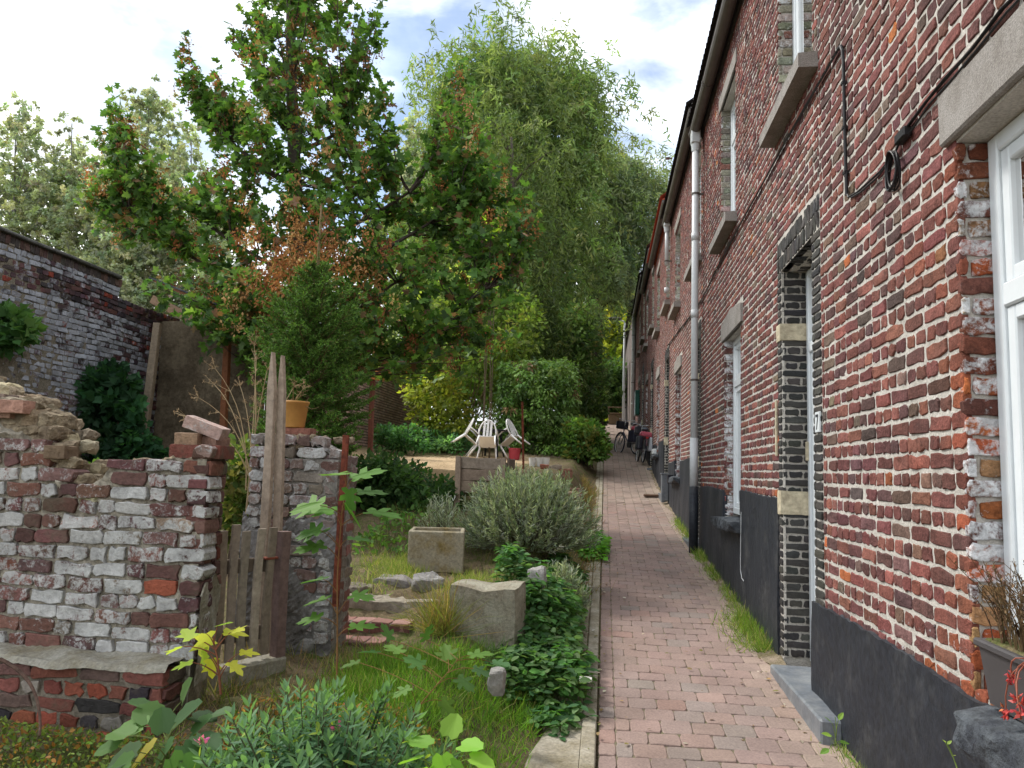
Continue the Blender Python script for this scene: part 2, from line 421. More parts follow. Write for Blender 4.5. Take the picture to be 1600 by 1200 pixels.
bump(nt,b,n2,.8,.02); m_soil = m
def ground():
    xs = np.concatenate([np.linspace(-140,-14,30), np.arange(-13.5,-4,.3), np.arange(-4,1.25,.06), np.array([1.3,1.6,3,8,20,50,140])])
    ys = np.concatenate([np.array([-60,-25,-8,-4,-1]), np.arange(0,1.8,.2), np.arange(1.8,12,.07), np.arange(12,30,.25), np.arange(30,62,1.5), np.linspace(66,260,14)])
    X,Y = np.meshgrid(xs,ys); Z = gz(X,Y)
    r = np.random.default_rng(3)
    Z = Z + np.where((X<-.15)&(Y<30), r.normal(0,.011,X.shape), 0)
    Z = np.where(X > -.02, zp(Y)-.035, Z); Z = Z - .03*sst(-.36,-.30,X)*sst(4.95,4.8,Y)*(X<=-.02)
    s = Soup(); nx=len(xs); ny=len(ys); I = np.arange(nx*ny).reshape(ny,nx)
    F = np.stack([I[:-1,:-1],I[:-1,1:],I[1:,1:],I[1:,:-1]],-1).reshape(-1,4)
    s.add(np.stack([X,Y,Z],-1).reshape(-1,3),[F])
    tag(build('ground', s, m_soil, None, True), kind='structure')
ground()
# ------------------------------------------------------------------ the brick path and its kerb
def path():
    s = Soup(); r = np.random.default_rng(11)
    nr = 470; A=[]
    y = -.5
    rows=[]
    while y < 46:
        w = .158; off = (.079 if len(rows)%2 and y < 9.5 else 0) + r.uniform(-.004,.004)
        cuts = [.0]+[.085]+[t for t in np.arange(-.073+off, 1.19, .158) if .115<t<1.13]+[1.17]
        for a,b_ in zip(cuts[:-1],cuts[1:]): A.append((a+.0013,b_-.0013,y+.0013,y+w-.0013))
        rows.append(y); y += w
    A = np.array(A)
    far = A[:,2] > 14
    cols = palette(len(A), [(.225,.155,.142),(.235,.158,.143),(.215,.152,.142),(.195,.16,.15),(.245,.145,.128)],[5,4,4,1.4,.6], r, .05)
    dust = (.36,.285,.225)
    edge = .24+sst(.75,1.1,A[:,0])*.45 + sst(13,15,A[:,2])*.3
    cols = cols*(1-edge[:,None]) + np.array(dust)*edge[:,None]
    fm = lambda u,v,n: np.stack([u, v, zp(v)+n+.012*np.sin(u*2.1+v*.7)*np.sin(v*1.3)], -1)
    lay_bricks(s, A[~far], fm, cols[~far], .02, 0, 2, .0008, r, 0, .0009)
    lay_bricks(s, A[far], fm, cols[far], .02, 0, 0, .0008, r, 0, .001)
    ys = np.arange(-.5,46.1,.25); B = np.array([(x,yy) for yy in ys for x in (0.0,.3,.6,.9,1.19)])
    V = fm(B[:,0],B[:,1],np.full(len(B),-.0055))
    F=[[i*5+j,i*5+j+1,(i+1)*5+j+1,(i+1)*5+j] for i in range(len(ys)-1) for j in range(4)]
    s.add(V,[np.array(F)],(.2,.16,.12),1)
    tag(build('path', s, [m_pave, plain('sandy joints',(.21,.17,.13),.97,.4,60,.5,.004,.1,(.10,.10,.05),scale2=4)]), kind='structure')
path()
def kerb():
    s = Soup(); r = np.random.default_rng(5)
    y=-.5
    while y < 30:                                          # thin concrete edging stones
        L = r.uniform(.95,1.02)
        for (xa,xb,h) in ((-.085,-.012,.012),(-.17,-.092,.004)):
            if y>5 or xb>-.05:
                v = []
                cbox(s,(xa,y+.004,-.12),(xb,y+L-.004,h),.006,(.3,.28,.24),0)
                s.v[-1][:,2] += zp(s.v[-1][:,1])
        y += L
    us = np.linspace(-.52,-.088,14); ys = np.arange(-.5,4.95,.06); X,Y = np.meshgrid(us,ys)   # worn concrete strip beside the path
    k=(np.sin(Y*5.3)+np.sin(Y*11.1+1))*.012
    Xs = np.where(X<-.2, X+k, X); lim = -.40+ .12*sst(3.0,4.8,Y)+k
    Xs = np.maximum(Xs, lim)
    Z = zp(Y)+.006 + .004*np.sin(X*31+Y*7)*np.sin(Y*13) - .05*sst(.06,0.,Xs-lim)
    nx=len(us); I=np.arange(nx*len(ys)).reshape(len(ys),nx)
    F=np.stack([I[:-1,:-1],I[:-1,1:],I[1:,1:],I[1:,:-1]],-1).reshape(-1,4)
    s.add(np.stack([Xs,Y,Z],-1).reshape(-1,3),[F],(.3,.27,.22))
    tag(build('kerb_strip', s, plain('sandy concrete',(.34,.31,.25),.95,.3,60,.7,.006,.15,(.22,.19,.13),scale2=5)), kind='structure')
kerb()
def dirt():                                                # sand and soil gathered along the foot of the houses
    s = Soup(); r = np.random.default_rng(14); ys = np.arange(1.0,20,.04); us = np.linspace(0,1,8); V=[]
    wid = .045+.05*(.5+.5*np.sin(ys*2.3))*(.5+.5*np.sin(ys*.9+1))+.03*np.abs(np.sin(ys*7.1)); wid[(ys>5.3)&(ys<7.8)]+=.05
    for y,w_ in zip(ys,wid):
        for u in us: V.append((1.2-w_*u*(1+r.normal(0,.06)), y, float(zp(y))+.004+.022*(1-u)**1.5*(1+.5*math.sin(y*13))+r.normal(0,.0022)-(.012 if u==1 else 0)))
    I=np.arange(len(V)).reshape(len(ys),8); s.add(np.array(V),[np.stack([I[:-1,:-1],I[:-1,1:],I[1:,1:],I[1:,:-1]],-1).reshape(-1,4)],(.2,.16,.12))
    tag(build('dirt', s, plain('sandy dirt',(.25,.20,.15),.97,.5,80,.9,.006,.1,(.13,.11,.06),scale2=7)),'sandy dirt gathered along the foot of the houses','dirt',None,'stuff')
dirt()
# ------------------------------------------------------------------ the row of brick houses (wall face on the plane X = 1.2)
XW = 1.2
wmap = lambda u,v,n: np.stack([XW-n, u, v], -1)
RED = [(.135,.046,.043),(.105,.040,.041),(.165,.060,.050),(.080,.044,.046),(.20,.075,.058),(.13,.092,.072),(.33,.10,.032),(.06,.05,.047)]
REDW = [6,5,5,2.6,2.4,1.5,.22,.5]
def ragged_panel(s, y0, y1, zb, zt, n, seed, col=(.02,.02,.025), over=.02):
    """painted render on the foot of the wall: slightly proud, uneven top edge"""
    r = np.random.default_rng(seed); ny = max(8,int((y1-y0)/.045)); nz = 14
    us = np.linspace(y0,y1,ny); V=[]
    for u in us:
        t = zt(u) + .004*math.sin(u*31+seed)+.003*math.sin(u*73)+r.normal(0,.0015); bz = zb(u)
        for k in range(nz):
            f=k/(nz-1); V.append([XW-n-.004*math.sin(u*9+f*7)-r.uniform(0,.0025), u, bz+(t-bz)*f])
        V.append([XW-.002, u, t+r.uniform(.001,.005)]); V.append([XW+.02,u,t-.01])
    m_=nz+2; I=np.arange(ny*m_).reshape(ny,m_)
    F=np.stack([I[:-1,:-1],I[1:,:-1],I[1:,1:],I[:-1,1:]],-1).reshape(-1,4)
    s.add(np.array(V),[F],col)
    for j in (0,ny-1):                                     # closed ends
        e=[V[j*m_+k] for k in range(m_)]; e2=[[XW+.03,v[1],v[2]] for v in e]
        s.add(np.array(e+e2),[np.array([[k,k+1,m_+k+1,m_+k] for k in range(m_-1)])],col)
def window(root, y0, y1, z0, z1, xf, transom=None, seed=0, curtain=True, mull=False, glassy=True):
    """white plastic window set back at x = xf; facing -X"""
    s=Soup(); t=.062; d=.07
    def bar(ya,yb,za,zb,x0=0,x1=d,bv=.006): cbox(s,(xf+x0,ya,za),(xf+x1,yb,zb),bv,(.7,.7,.7))
    bar(y0,y0+t,z0,z1); bar(y1-t,y1,z0,z1); bar(y0+t,y1-t,z0,z0+t); bar(y0+t,y1-t,z1-t,z1)
    rects=[]; zs=[z0+t,z1-t]
    if transom: bar(y0+t,y1-t,transom-.04,transom+.04); zs=[z0+t,transom-.04,transom+.04,z1-t]
    for i in range(0,len(zs),2):
        a,b_ = zs[i],zs[i+1]; q=.05                          # sash
        bar(y0+t,y0+t+q,a,b_,.012,d-.012,.005); bar(y1-t-q,y1-t,a,b_,.012,d-.012,.005)
        bar(y0+t+q,y1-t-q,a,a+q,.012,d-.012,.005); bar(y0+t+q,y1-t-q,b_-q,b_,.012,d-.012,.005)
        rects.append((y0+t+q,y1-t-q,a+q,b_-q))
    win = part('window', s, m_pvc, root)
    g=Soup()
    for (a,b_,c_,d_) in rects: cbox(g,(xf+.032,a-.004,c_-.004),(xf+.040,b_+.004,d_+.004),.001)
    sub('pane', g, m_glass, win)
    if curtain:
        cs=Soup(); r=np.random.default_rng(seed+90)
        for (a,b_,c_,d_) in rects:
            us=np.linspace(a,b_,60); V=[]
            for u in us:
                x = xf+.10+.014*math.sin(u*95+math.sin(u*23)*2)+.006*math.sin(u*41)
                V += [[x,u,c_-.05],[x,u,d_+.03]]
            cs.add(np.array(V),[np.array([[2*i,2*i+2,2*i+3,2*i+1] for i in range(59)])])
        sub('curtain', cs, m_curtain, win)
    k=Soup(); cbox(k,(xf+.3,y0-.1,z0-.1),(xf+.32,y1+.1,z1+.1),.002); sub('dark_backing', k, m_room, win)  # dark panel close behind the glass in place of a shaded room
    return win
def jamb(s, y, z0, z1, xf, side, cols_fn, seed, mat=0, course=.068, mort=1, jt=.012):
    """brick reveal at Y = y between the wall face and the frame; side=+1 looks toward +Y"""
    r=np.random.default_rng(seed); L=xf-XW
    fm=lambda u,v,n: np.stack([XW+u, y+side*n, v], -1)
    R=brick_rects(.0,L+.01,z0,z1,course=course,joint=jt,sl=.2,hl=.1,bond='english',rng=r,minlen=.02)
    R[:,0]-=np.where(R[:,0]<.02,.004,0)
    lay_bricks(s,R,fm,cols_fn(len(R),r),.03,0,2,.0025,r,mat,.0008)
    cbox(s,(XW+.006,y-side*.05,z0),(xf+.06,y-side*.012,z1),.001,(.5,.5,.5),mort)
DARK=lambda n,r: palette(n,[(.040,.038,.036),(.055,.05,.046),(.030,.029,.030)],[4,2,2],r,.15)
def house(i, dy, dz, lod, label, Y0, Y1, near_window=False, full=True, gz0=None, seed=0, has_unit=True, plaster=False):
    r=np.random.default_rng(100+seed)
    base=[float(XW+1.2),float((Y0+Y1)/2),float(zp(Y0))-.3]
    root=thing('brick_house',label,'house','terraced brick houses along the path',base)
    zt=4.42+dz; zb=float(zp(Y0))-.35
    ops=[]; jrect=[]
    W=Soup(); T=lambda v: v+dy
    if has_unit:
        dy0,dy1,dz0,dz1=T(4.56),T(5.35),-1.22+dz,1.44+dz
        zg=float(zp((dy0+dy1)/2)); dz0=max(dz0,zg-.05) if i>1 else dz0
        wy0,wy1,wz0,wz1=T(6.93),T(7.85),-.38+dz,1.385+dz
        uy0,uy1,uz0,uz1=T(4.50),T(5.38),2.51+dz,4.05+dz
        vy0,vy1,vz0,vz1=T(7.20),T(8.10),2.50+dz,3.95+dz
        if i==1: vz1=3.98
        ops=[(dy0,dy1,dz0-.3,dz1),(wy0,wy1,wz0,wz1),(uy0,uy1,uz0,uz1),(vy0,vy1,vz0,vz1)]
    if near_window: ops.append((1.5,2.70,-.66,1.19)); ops.append((0.4,1.2,2.3,3.9)); 
    # keep-outs where other pieces replace bricks
    keep=list(ops)
    if has_unit:
        keep+= [(T(4.39),dy0,dz0-.3,dz1+.22),(dy1,dy1+.10,dz0-.3,dz1+.22),(dy0,dy1,dz1,dz1+.22),(wy0-.12,wy1+.12,wz1,wz1+.235)]
    if near_window: keep+=[(1.2,2.79,1.19,1.40)]
    plt = (lambda u: -.675+0*u) if near_window else (lambda u: (-.118+dz+.012*np.sin(u*3)))
    R=brick_rects(Y0,Y1,zb,zt,keep,rng=r,sl=.188,hl=.096,joint=.0165,jv=.0128,course=.0685 if near_window else .0625)
    m_=(R[:,3]>np.array([float(plt(u))-.03 for u in R[:,0]])); R=R[m_]
    cols=palette(len(R),RED,REDW,r,.2)
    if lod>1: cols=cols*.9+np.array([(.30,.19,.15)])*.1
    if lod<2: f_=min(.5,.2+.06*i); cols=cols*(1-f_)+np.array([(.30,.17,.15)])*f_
    al=np.zeros(len(R))
    sp=r.random(len(R))<.014; al[sp]=r.uniform(.2,.36,sp.sum())
    if near_window:
        d=np.abs(R[:,1]-2.70); k=np.exp(-d/.25)*r.uniform(.3,1,len(R))*(R[:,3]<1.2); o=np.array([(.34,.085,.03)])
        k=np.clip(k,0,.85)[:,None]; cols=cols*(1-k)+palette(len(R),[(.36,.095,.032),(.22,.07,.04),(.15,.055,.04)],[3,3,2],r,.2)*k
        cr=(d<.05)&(R[:,3]<1.2); al[cr]=r.uniform(.15,.5,cr.sum())
        low=(R[:,3]<-.50)&(r.random(len(R))<.75); al[low]=.34
    if has_unit:                                           # paint left round the ground-floor window and on the reveals
        k=(np.abs(R[:,0]-wy1)<.13)|(np.abs(R[:,1]-wy0)<.03); k&=(R[:,2]>wz0)&(R[:,3]<wz1); al[k]=r.uniform(.2,.5,k.sum())
        k=(np.abs(R[:,0]-vy1)<.04)&(R[:,2]>vz0); al[k]=r.uniform(.1,.4,k.sum())
        # a darker band of soot low on the upper floor
    C4=np.hstack([cols,al[:,None]])
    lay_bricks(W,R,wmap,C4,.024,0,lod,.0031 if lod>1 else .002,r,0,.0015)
    sheet_cells(W,Y0,Y1,zb,zt,[(a-.02,b_+.02,c_,d_) for a,b_,c_,d_ in ops],wmap,-.0052,-.28,(.5,.5,.5),1)
    redf=lambda n,rr: np.hstack([palette(n,[(.30,.085,.035),(.20,.065,.04),(.14,.055,.042),(.30,.17,.08)],[3,3,2,1.4],rr,.2), rr.uniform(.3,.72,(n,1))])
    grey=lambda n,rr: np.hstack([palette(n,[(.27,.25,.20),(.22,.20,.16),(.19,.09,.07)],[3,3,1.0],rr,.2), rr.uniform(.2,.6,(n,1))])
    whitey=lambda n,rr: np.hstack([palette(n,[(.2,.08,.06),(.15,.06,.05)],[1,1],rr,.2), rr.uniform(.45,.7,(n,1))])
    if has_unit:
        for (a,b_,z0_,z1_,fn,xf) in ((wy0,wy1,wz0,wz1,whitey,XW+.085),(uy0,uy1,uz0,uz1,grey,XW+.10),(vy0,vy1,vz0,vz1,grey,XW+.10)):
            jamb(W,b_,z0_,z1_,xf,-1,fn,seed+3); jamb(W,a,z0_,z1_,xf,1,fn,seed+4)
            cbox(W,(XW+.02,a-.02,z1_-.004),(xf+.05,b_+.02,z1_+.05),.002,(.3,.3,.3),1)
    if near_window: 
        jamb(W,2.70,-.66,1.19,XW+.11,-1,redf,seed+5)
        rr=np.random.default_rng(77); n=14                  # bricks on edge above the lintel
        q=np.array([(1.25+k*.088,1.25+k*.088+.076,1.405,1.53) for k in range(17)])
    wall=part('wall',W,[m_brick,m_mortar],root)
    # painted foot of the wall
    Pn=Soup(); seg=[]
    if has_unit: seg=[(dy1+.10,Y1)] + ([(Y0,T(4.39))] if T(4.39)-Y0>.3 else [])
    else: seg=[(Y0,Y1)]
    if i==1: ragged_panel(Pn,4.39,4.615,lambda u: -1.5,lambda u: -.68,.012,7); part('plinth',Pn,m_black,root); Pn=Soup()
    for (a,b_) in seg:
        if has_unit and a<wy0<b_:
            ragged_panel(Pn,a,wy0,lambda u: float(zp(u))-.2,lambda u: float(plt(u)),.012,seed+1)
            part('plinth',Pn,m_black,root); Pn=Soup()
            ragged_panel(Pn,wy0+.001,wy1-.001,lambda u: float(zp(u))-.2,lambda u: wz0-.10,.0115,seed+2)
            part('plinth',Pn,m_black,root); Pn=Soup()
            ragged_panel(Pn,wy1,b_,lambda u: float(zp(u))-.2,lambda u: float(plt(u)),.012,seed+3)
        else: ragged_panel(Pn,a,b_,lambda u: float(zp(u))-.2,lambda u: float(plt(u))+(.012*math.sin(u*2.2)),.014,seed+1)
    part('plinth',Pn,m_black,root)
    if has_unit:
        # dark painted brick surround of the door niche
        D=Soup(); xd=XW+.165
        zb_=zg-.12 if i>1 else -1.16
        fmr=wmap
        for (a,b_) in ((T(4.39),dy0),(dy1,dy1+.10)):
            lo=zb_ if a>dy0-1e-6 else (-.70+dz if i==1 else zb_)
            RR=brick_rects(a,b_,lo,dz1,rng=r,sl=.23,hl=.115,course=.0535,joint=.013,jv=.009,bond='english',minlen=.03)
            lay_bricks(D,RR,wmap,DARK(len(RR),r),.02,.004,lod,.002,r,0,.001)
            sheet_cells(D,a,b_,lo,dz1+.2,[],wmap,-.004,-.02,(.4,.4,.4),1)
        jamb(D,dy1,zb_,dz1,xd,-1,lambda n,rr: DARK(n,rr),seed+7,course=.0535,jt=.013); jamb(D,dy0,zb_,dz1,xd,1,lambda n,rr: DARK(n,rr),seed+8,course=.0535,jt=.013)
        # bricks on end over the door, and their soffit
        ya,yb=T(4.39),dy1+.10; n=int((yb-ya)/.062); cw=(yb-ya)/n
        Q=np.array([(ya+k*cw+.005,ya+(k+1)*cw-.005,dz1+.004+h*.105,dz1+.1+h*.105) for k in range(n) for h in (0,1)])
        lay_bricks(D,Q,wmap,DARK(len(Q),r)*1.1,.03,.006,lod,.0015,r)
        sheet_cells(D,ya,yb,dz1,dz1+.21,[],wmap,-.001,-.05,(.4,.4,.4),1)
        fms=lambda u,v,n_: np.stack([XW+u, v, dz1-n_], -1)
        n=int((dy1-dy0)/.062); cw=(dy1-dy0)/n
        Q=np.array([(0.004+h*.1,.094+h*.1,dy0+k*cw+.004,dy0+(k+1)*cw-.004) for k in range(n) for h in (0,1)])
        lay_bricks(D,Q,fms,DARK(len(Q),r),.02,.001,lod,.0015,r)
        cbox(D,(XW+.004,dy0-.02,dz1+.006),(xd+.1,dy1+.02,dz1+.05),.002,(.3,.3,.3),1)
        sur=part('door_surround',D,[m_dbrick,m_mortar],root)
        for (za,zb2) in ((.95+dz,1.07+dz),(-.235+dz,-.075+dz)):
            for yy,sd in ((dy1,-1),):
                K=Soup(); rock(K,((XW+xd)/2-.004, yy-sd*.045, (za+zb2)/2),(xd-XW+.02,.115,zb2-za),seed+int(za*10)+sd,(.52,.46,.33),rough=.05,box=.97); sub('stone_block',K,m_cream,sur)
        # door
        dl=Soup(); t=.055
        for (a,b_,c_,d_) in ((dy0+.0,dy0+t,dz0+.04,dz1-.004),(dy1-t,dy1-.001,dz0+.04,dz1-.004),(dy0+t,dy1-t,dz1-t,dz1-.004),(dy0+t,dy1-t,.86+dz,.93+dz)):
            cbox(dl,(xd,a,c_),(xd+.075,b_,d_),.006)
        cbox(dl,(xd+.015,dy0+t,dz0+.05),(xd+.06,dy1-t,.86+dz),.004)
        for (za,zc) in ((dz0+.2,dz0+.8),(dz0+.95,.75+dz)): cbox(dl,(xd+.006,dy0+t+.12,za),(xd+.02,dy1-t-.12,zc),.008)
        door=part('door',dl,m_pvc,root)
        g=Soup(); cbox(g,(xd+.03,dy0+t,.93+dz),(xd+.04,dy1-t,dz1-t),.001); sub('pane',g,m_glass,door)
        g=Soup(); cbox(g,(xd+.2,dy0,.9+dz),(xd+.22,dy1,dz1),.002); sub('dark_backing',g,m_room,door)
        h=Soup(); tube(h,[(xd-.03,dy0+t+.07,-.16+dz),(xd-.045,dy0+t+.09,-.16+dz),(xd-.045,dy0+t+.2,-.16+dz)],.009,8,(.5,.5,.5)); cbox(h,(xd-.004,dy0+t+.045,-.28+dz),(xd+.016,dy0+t+.095,-.08+dz),.006,(.5,.5,.5)); tube(h,[(xd+.01,dy0+t+.07,-.16+dz),(xd-.03,dy0+t+.07,-.16+dz)],.009,8,(.5,.5,.5))
        sub('handle',h,m_pipe,door)
        # step
        st=Soup(); cbox(st,(XW-.12,dy0-.5 if i==1 else dy0-.05,zg-.2),(xd+.02,dy1-.02 if i!=1 else dy0+.62,dz0+.045),.01,jit=.004,rng=r)
        part('step',st,m_bluestone,root)
        # ground-floor window with stone lintel and sill
        window(root,wy0,wy1,wz0+.03,wz1,XW+.085,wz1-.45,seed)
        L_=Soup()
        prism(L_,[(wy0-.12,wz1),(wy1+.12,wz1),(wy1+.10,wz1+.17),((wy0+wy1)/2,wz1+.235),(wy0-.10,wz1+.17)],.2,(XW-.02,0,0),(0,1,0),(0,0,1),(1,0,0))
        part('lintel',L_,m_lintel,root)
        sl_=Soup(); 
        rock(sl_,(XW+.02,(wy0+wy1)/2,wz0-.045),(.27,wy1-wy0+.22,.10),seed+31,(.1,.1,.1),rough=.22,box=.85)
        part('window_sill',sl_,m_slate,root)
        window(root,uy0,uy1,uz0+.02,uz1,XW+.10,uz1-.4,seed+1); window(root,vy0,vy1,vz0+.02,vz1,XW+.10,vz1-.4,seed+2)
        for (a,b_,z_) in ((uy0-.12,uy1+.13,uz0),(vy0-.10,vy1+.12,vz0)):
            q=Soup(); prism(q,[(XW-.11,z_-.10),(XW+.15,z_-.10),(XW+.15,z_+.012),(XW-.11,z_-.012)],b_-a,(0,a,0),(1,0,0),(0,0,1),(0,1,0)); part('window_sill',q,m_lintel,root)
            q=Soup(); prism(q,[(a+.0,uz1 if a<T(6) else vz1),(b_-.02,uz1 if a<T(6) else vz1),(b_-.02,(uz1 if a<T(6) else vz1)+.15),(a,(uz1 if a<T(6) else vz1)+.15)],.1,(XW-.012,0,0),(0,1,0),(0,0,1),(1,0,0)); part('lintel',q,m_lintel,root)
    if near_window:
        win=window(root,1.5,2.70,-.62,1.19,XW+.10,.63,seed+9)
        q=Soup(); cbox(q,(XW+.08,1.4,-.62),(XW+.12,2.70,1.19),.001)  # plaster fillet behind the frame edge
        L_=Soup(); cbox(L_,(XW-.022,1.15,1.20),(XW+.19,2.78,1.398),.008,jit=.002,rng=r); part('lintel',L_,m_lintel,root)
        sl_=Soup(); rock(sl_,(XW-.02,1.80,-.695),(.34,1.25,.155),5,(.1,.1,.1),rough=.2,box=.8); part('window_sill',sl_,m_slate,root)
    # roof, eaves, gutter
    rf=Soup(); ex,ez=XW-.16,zt+.10
    V=[]; nr_=26; ncol=max(6,int((Y1-Y0)/.11)); us=np.linspace(Y0,Y1,ncol*2+1)
    for k in range(nr_+1):
        t=k/nr_
        for u in us: V.append((ex-.05+t*4.4, u, ez+.02+t*2.6+.02*math.sin(u*57)+ (.018 if k%2 else 0)))
    I=np.arange(len(V)).reshape(nr_+1,len(us)); F=np.stack([I[:-1,:-1],I[:-1,1:],I[1:,1:],I[1:,:-1]],-1).reshape(-1,4)
    rf.add(np.array(V),[F],(.1,.1,.1))
    cbox(rf,(XW-.02,Y0,zt-.001),(XW+.3,Y1,zt+.10),.002)
    prism(rf,[(XW-.18,ez-.02),(XW+4.3,ez+2.62-.06),(XW+8.6,ez-.02)],Y1-Y0-.02,(0,Y0+.01,-.02),(1,0,0),(0,0,1),(0,1,0))
    part('roof',rf,m_redtile if i==3 else m_rooftile,root)
    bk=Soup(); cbox(bk,(XW+8.2,Y0+.01,zb),(XW+8.4,Y1-.01,zt),.01,(.16,.07,.05)); cbox(bk,(XW+.29,Y0+.005,zb),(XW+8.2,Y0+.2,zt+.05),.01,(.16,.07,.05)); cbox(bk,(XW+.29,Y1-.2,zb),(XW+8.2,Y1-.005,zt+.05),.01,(.16,.07,.05))
    part('side_and_back_wall',bk,m_brick,root)
    gt=Soup(); an=np.linspace(math.pi,2*math.pi,9); prof=[(XW-.105+.068*math.cos(a),zt+.045+.075*math.sin(a)) for a in an]+[(XW-.045,zt+.05),(XW-.165,zt+.05)]
    y=Y0
    while y<Y1-.01:
        L=min(2.0,Y1-y); prism(gt,prof,L-.003,(0,y,0),(1,0,0),(0,0,1),(0,1,0)); 
        prof2=[(XW-.105+.074*math.cos(a),zt+.045+.081*math.sin(a)) for a in an]; prism(gt,prof2,.035,(0,y+L-.05,0),(1,0,0),(0,0,1),(0,1,0)); y+=L
    part('gutter',gt,m_gutter,root)
    return root,wall
lab=['nearest end of the brick terrace, with big white window at the right edge','brick house with the white door numbered 7 and dark brick door niche, nearest whole house','brick house just beyond the pale downpipe, with meter box on its black foot','third brick house up the lane, red tiles on its roof edge','fourth brick house up the lane, with bicycles leaning near it','fifth brick house up the lane, with a green letter box on its wall']
H0,_=house(0,0,0,2,lab[0],-1.2,4.388,near_window=True,seed=1,has_unit=False)
H1,_=house(1,0,0,2,lab[1],4.39,9.74,seed=21)
H2,_=house(2,5.35,.36,1,lab[2],9.742,14.45,seed=41)
H3,_=house(3,10.07,.84,1,lab[3],14.452,19.2,seed=61)
H4,_=house(4,14.82,1.30,1,lab[4],19.202,23.9,seed=81)
H5,_=house(5,19.52,1.84,1,lab[5],23.902,30.5,seed=101)
# number plate, bell, letter slot and wires fixed to the numbered house
q=Soup(); cbox(q,(XW-.013,4.40,.27),(XW+.0,4.488,.385),.002,(.8,.8,.8)); npl=part('number_plate',q,m_pvc,H1)
q=Soup(); yc,zc_=4.444,.328
prism(q,[(yc-.026,zc_+.042),(yc+.026,zc_+.042),(yc+.026,zc_+.028),(yc-.010,zc_+.028),(yc+.016,zc_-.042),(yc+.001,zc_-.042),(yc-.026,zc_+.028)],.0015,(XW-.0143,0,0),(0,1,0),(0,0,1),(1,0,0),(.02,.02,.02))
sub('digit_seven',q,m_dark,npl)
q=Soup(); cbox(q,(XW+.15,5.315,.13),(XW+.185,5.352,.26),.006,(.7,.68,.6)); part('doorbell',q,m_cream,H1)
q=Soup(); cbox(q,(XW-.014,5.47,.16),(XW+.0,5.50,.55),.003,(.6,.55,.35)); part('cable_duct',q,m_cream,H1)
# downpipes
def downpipe(y,ztop,zbot,xc,label,boot=None,r=.043):
    root=thing('downpipe',label,'downpipe','rain downpipes on the brick houses',(xc,y,zbot))
    s=Soup(); tube(s,[(xc,y,zbot+(boot or 0)),(xc,y,ztop)],r,16,(.6,.6,.6))
    for z in (zbot+1.2,zbot+2.9,ztop-1.3): 
        if z<ztop: tube(s,[(xc,y,z),(xc,y,z+.1)],r+.006,16,(.6,.6,.6))
    part('pipe',s,m_pipe,root,True)
    if boot:
        s=Soup(); tube(s,[(xc,y,zbot-.05),(xc,y,zbot+boot+.03)],r+.012,16,(.02,.02,.02)); part('painted_boot',s,m_black,root,True)
        s=Soup(); tube(s,[(xc,y,zbot+boot),(xc,y,zbot+boot+.62)],r+.007,16,(.6,.6,.6)); part('sleeve',s,m_pipe,root,True)
    s=Soup(); cbox(s,(xc-.06,y-.075,ztop-.02),(xc+.055,y+.075,ztop+.2),.012,(.6,.6,.6)); lathe(s,[(.05,ztop-.12),(.058,ztop-.02)],(xc,y,0),16); part('hopper',s,m_pipe,root)
    s=Soup()
    for z in (zbot+2.1,ztop-.7): tube(s,[(xc,y,z),(xc,y,z+.025)],r+.008,16,(.2,.2,.2)); cbox(s,(xc,y-.012,z),(XW,y+.012,z+.025),.002,(.2,.2,.2))
    part('bracket',s,m_gutter,root); return root
downpipe(9.58,4.28,-.92,1.10,'pale grey rain downpipe with black painted foot beside the seam between two brick houses',boot=.77)
downpipe(14.25,4.72,3.95,1.11,'short pale pipe hanging under the gutter step below the red roof edge',r=.035)
downpipe(30.2,6.2,1.5,1.08,'thin pale downpipe at the far end of the brick row, rising behind the bicycles',r=.06)
# cables on the wall
def wire(pts,r,w=XW-.016,n=6):
    return [PX(x,y,w) for x,y in pts]
s=Soup()
base=[(1640,-60),(1568,12),(1520,75),(1480,120),(1450,155),(1411,209)]
for k,(dx,dy_) in enumerate(((0,0),(5,7),(-4,2))):
    pts=np.array([PX(x+dx*(1 if j%2 else .6),y+dy_,XW-.012-.004*k) for j,(x,y) in enumerate(base)])
    tube(s,pts,.0065 if k==0 else .0045,6,(.02,.02,.02))
pts=[PX(x,y,XW-.012) for x,y in ((1411,209),(1398,240),(1375,268),(1340,300),(1326,308),(1321,295))]; tube(s,pts,.0055,6)
pts=[PX(x,y,XW-.016) for x,y in ((1411,211),(1395,245),(1372,276),(1345,300),(1330,309))]; tube(s,pts,.0045,6)
solo('cable_bundle',s,m_black_rub,'black cable bundle running up the brick wall to the top right corner','cable')
s=Soup(); J=PX(1411,212,XW-.02); cbox(s,J+np.array([-.018,-.05,-.022]),J+np.array([.018,.05,.022]),.006)
solo('cable_joint',s,m_black_rub,'small black cable joint above the hanging coil','cable joint')
s=Soup(); cc=PX(1398,268,XW-.02); r_=np.random.default_rng(4)
for k in range(6):
    t=np.linspace(0,2*math.pi,28); a=.05*r_.uniform(.75,1.15); b_=.085*r_.uniform(.85,1.1)
    ring=np.stack([np.full(28,-.004*k)+.004*np.sin(t*2+k), a*np.sin(t), b_*np.cos(t)-.0+(.085-b_)],-1)+cc; tube(s,ring,.0042,6,(.03,.03,.035),cap=False)
solo('cable_coil',s,m_black_rub,'coil of spare grey-black cable hanging on the brick wall','cable coil')
s=Soup()
pts=[PX(x,y,XW-.014) for x,y in ((1323,305),(1321,240),(1319,160),(1318,100),(1316.5,79))]; pts+= [PX(1314,72,XW-.014),PX(1309,78,XW-.014)]
tube(s,pts,.009,8)
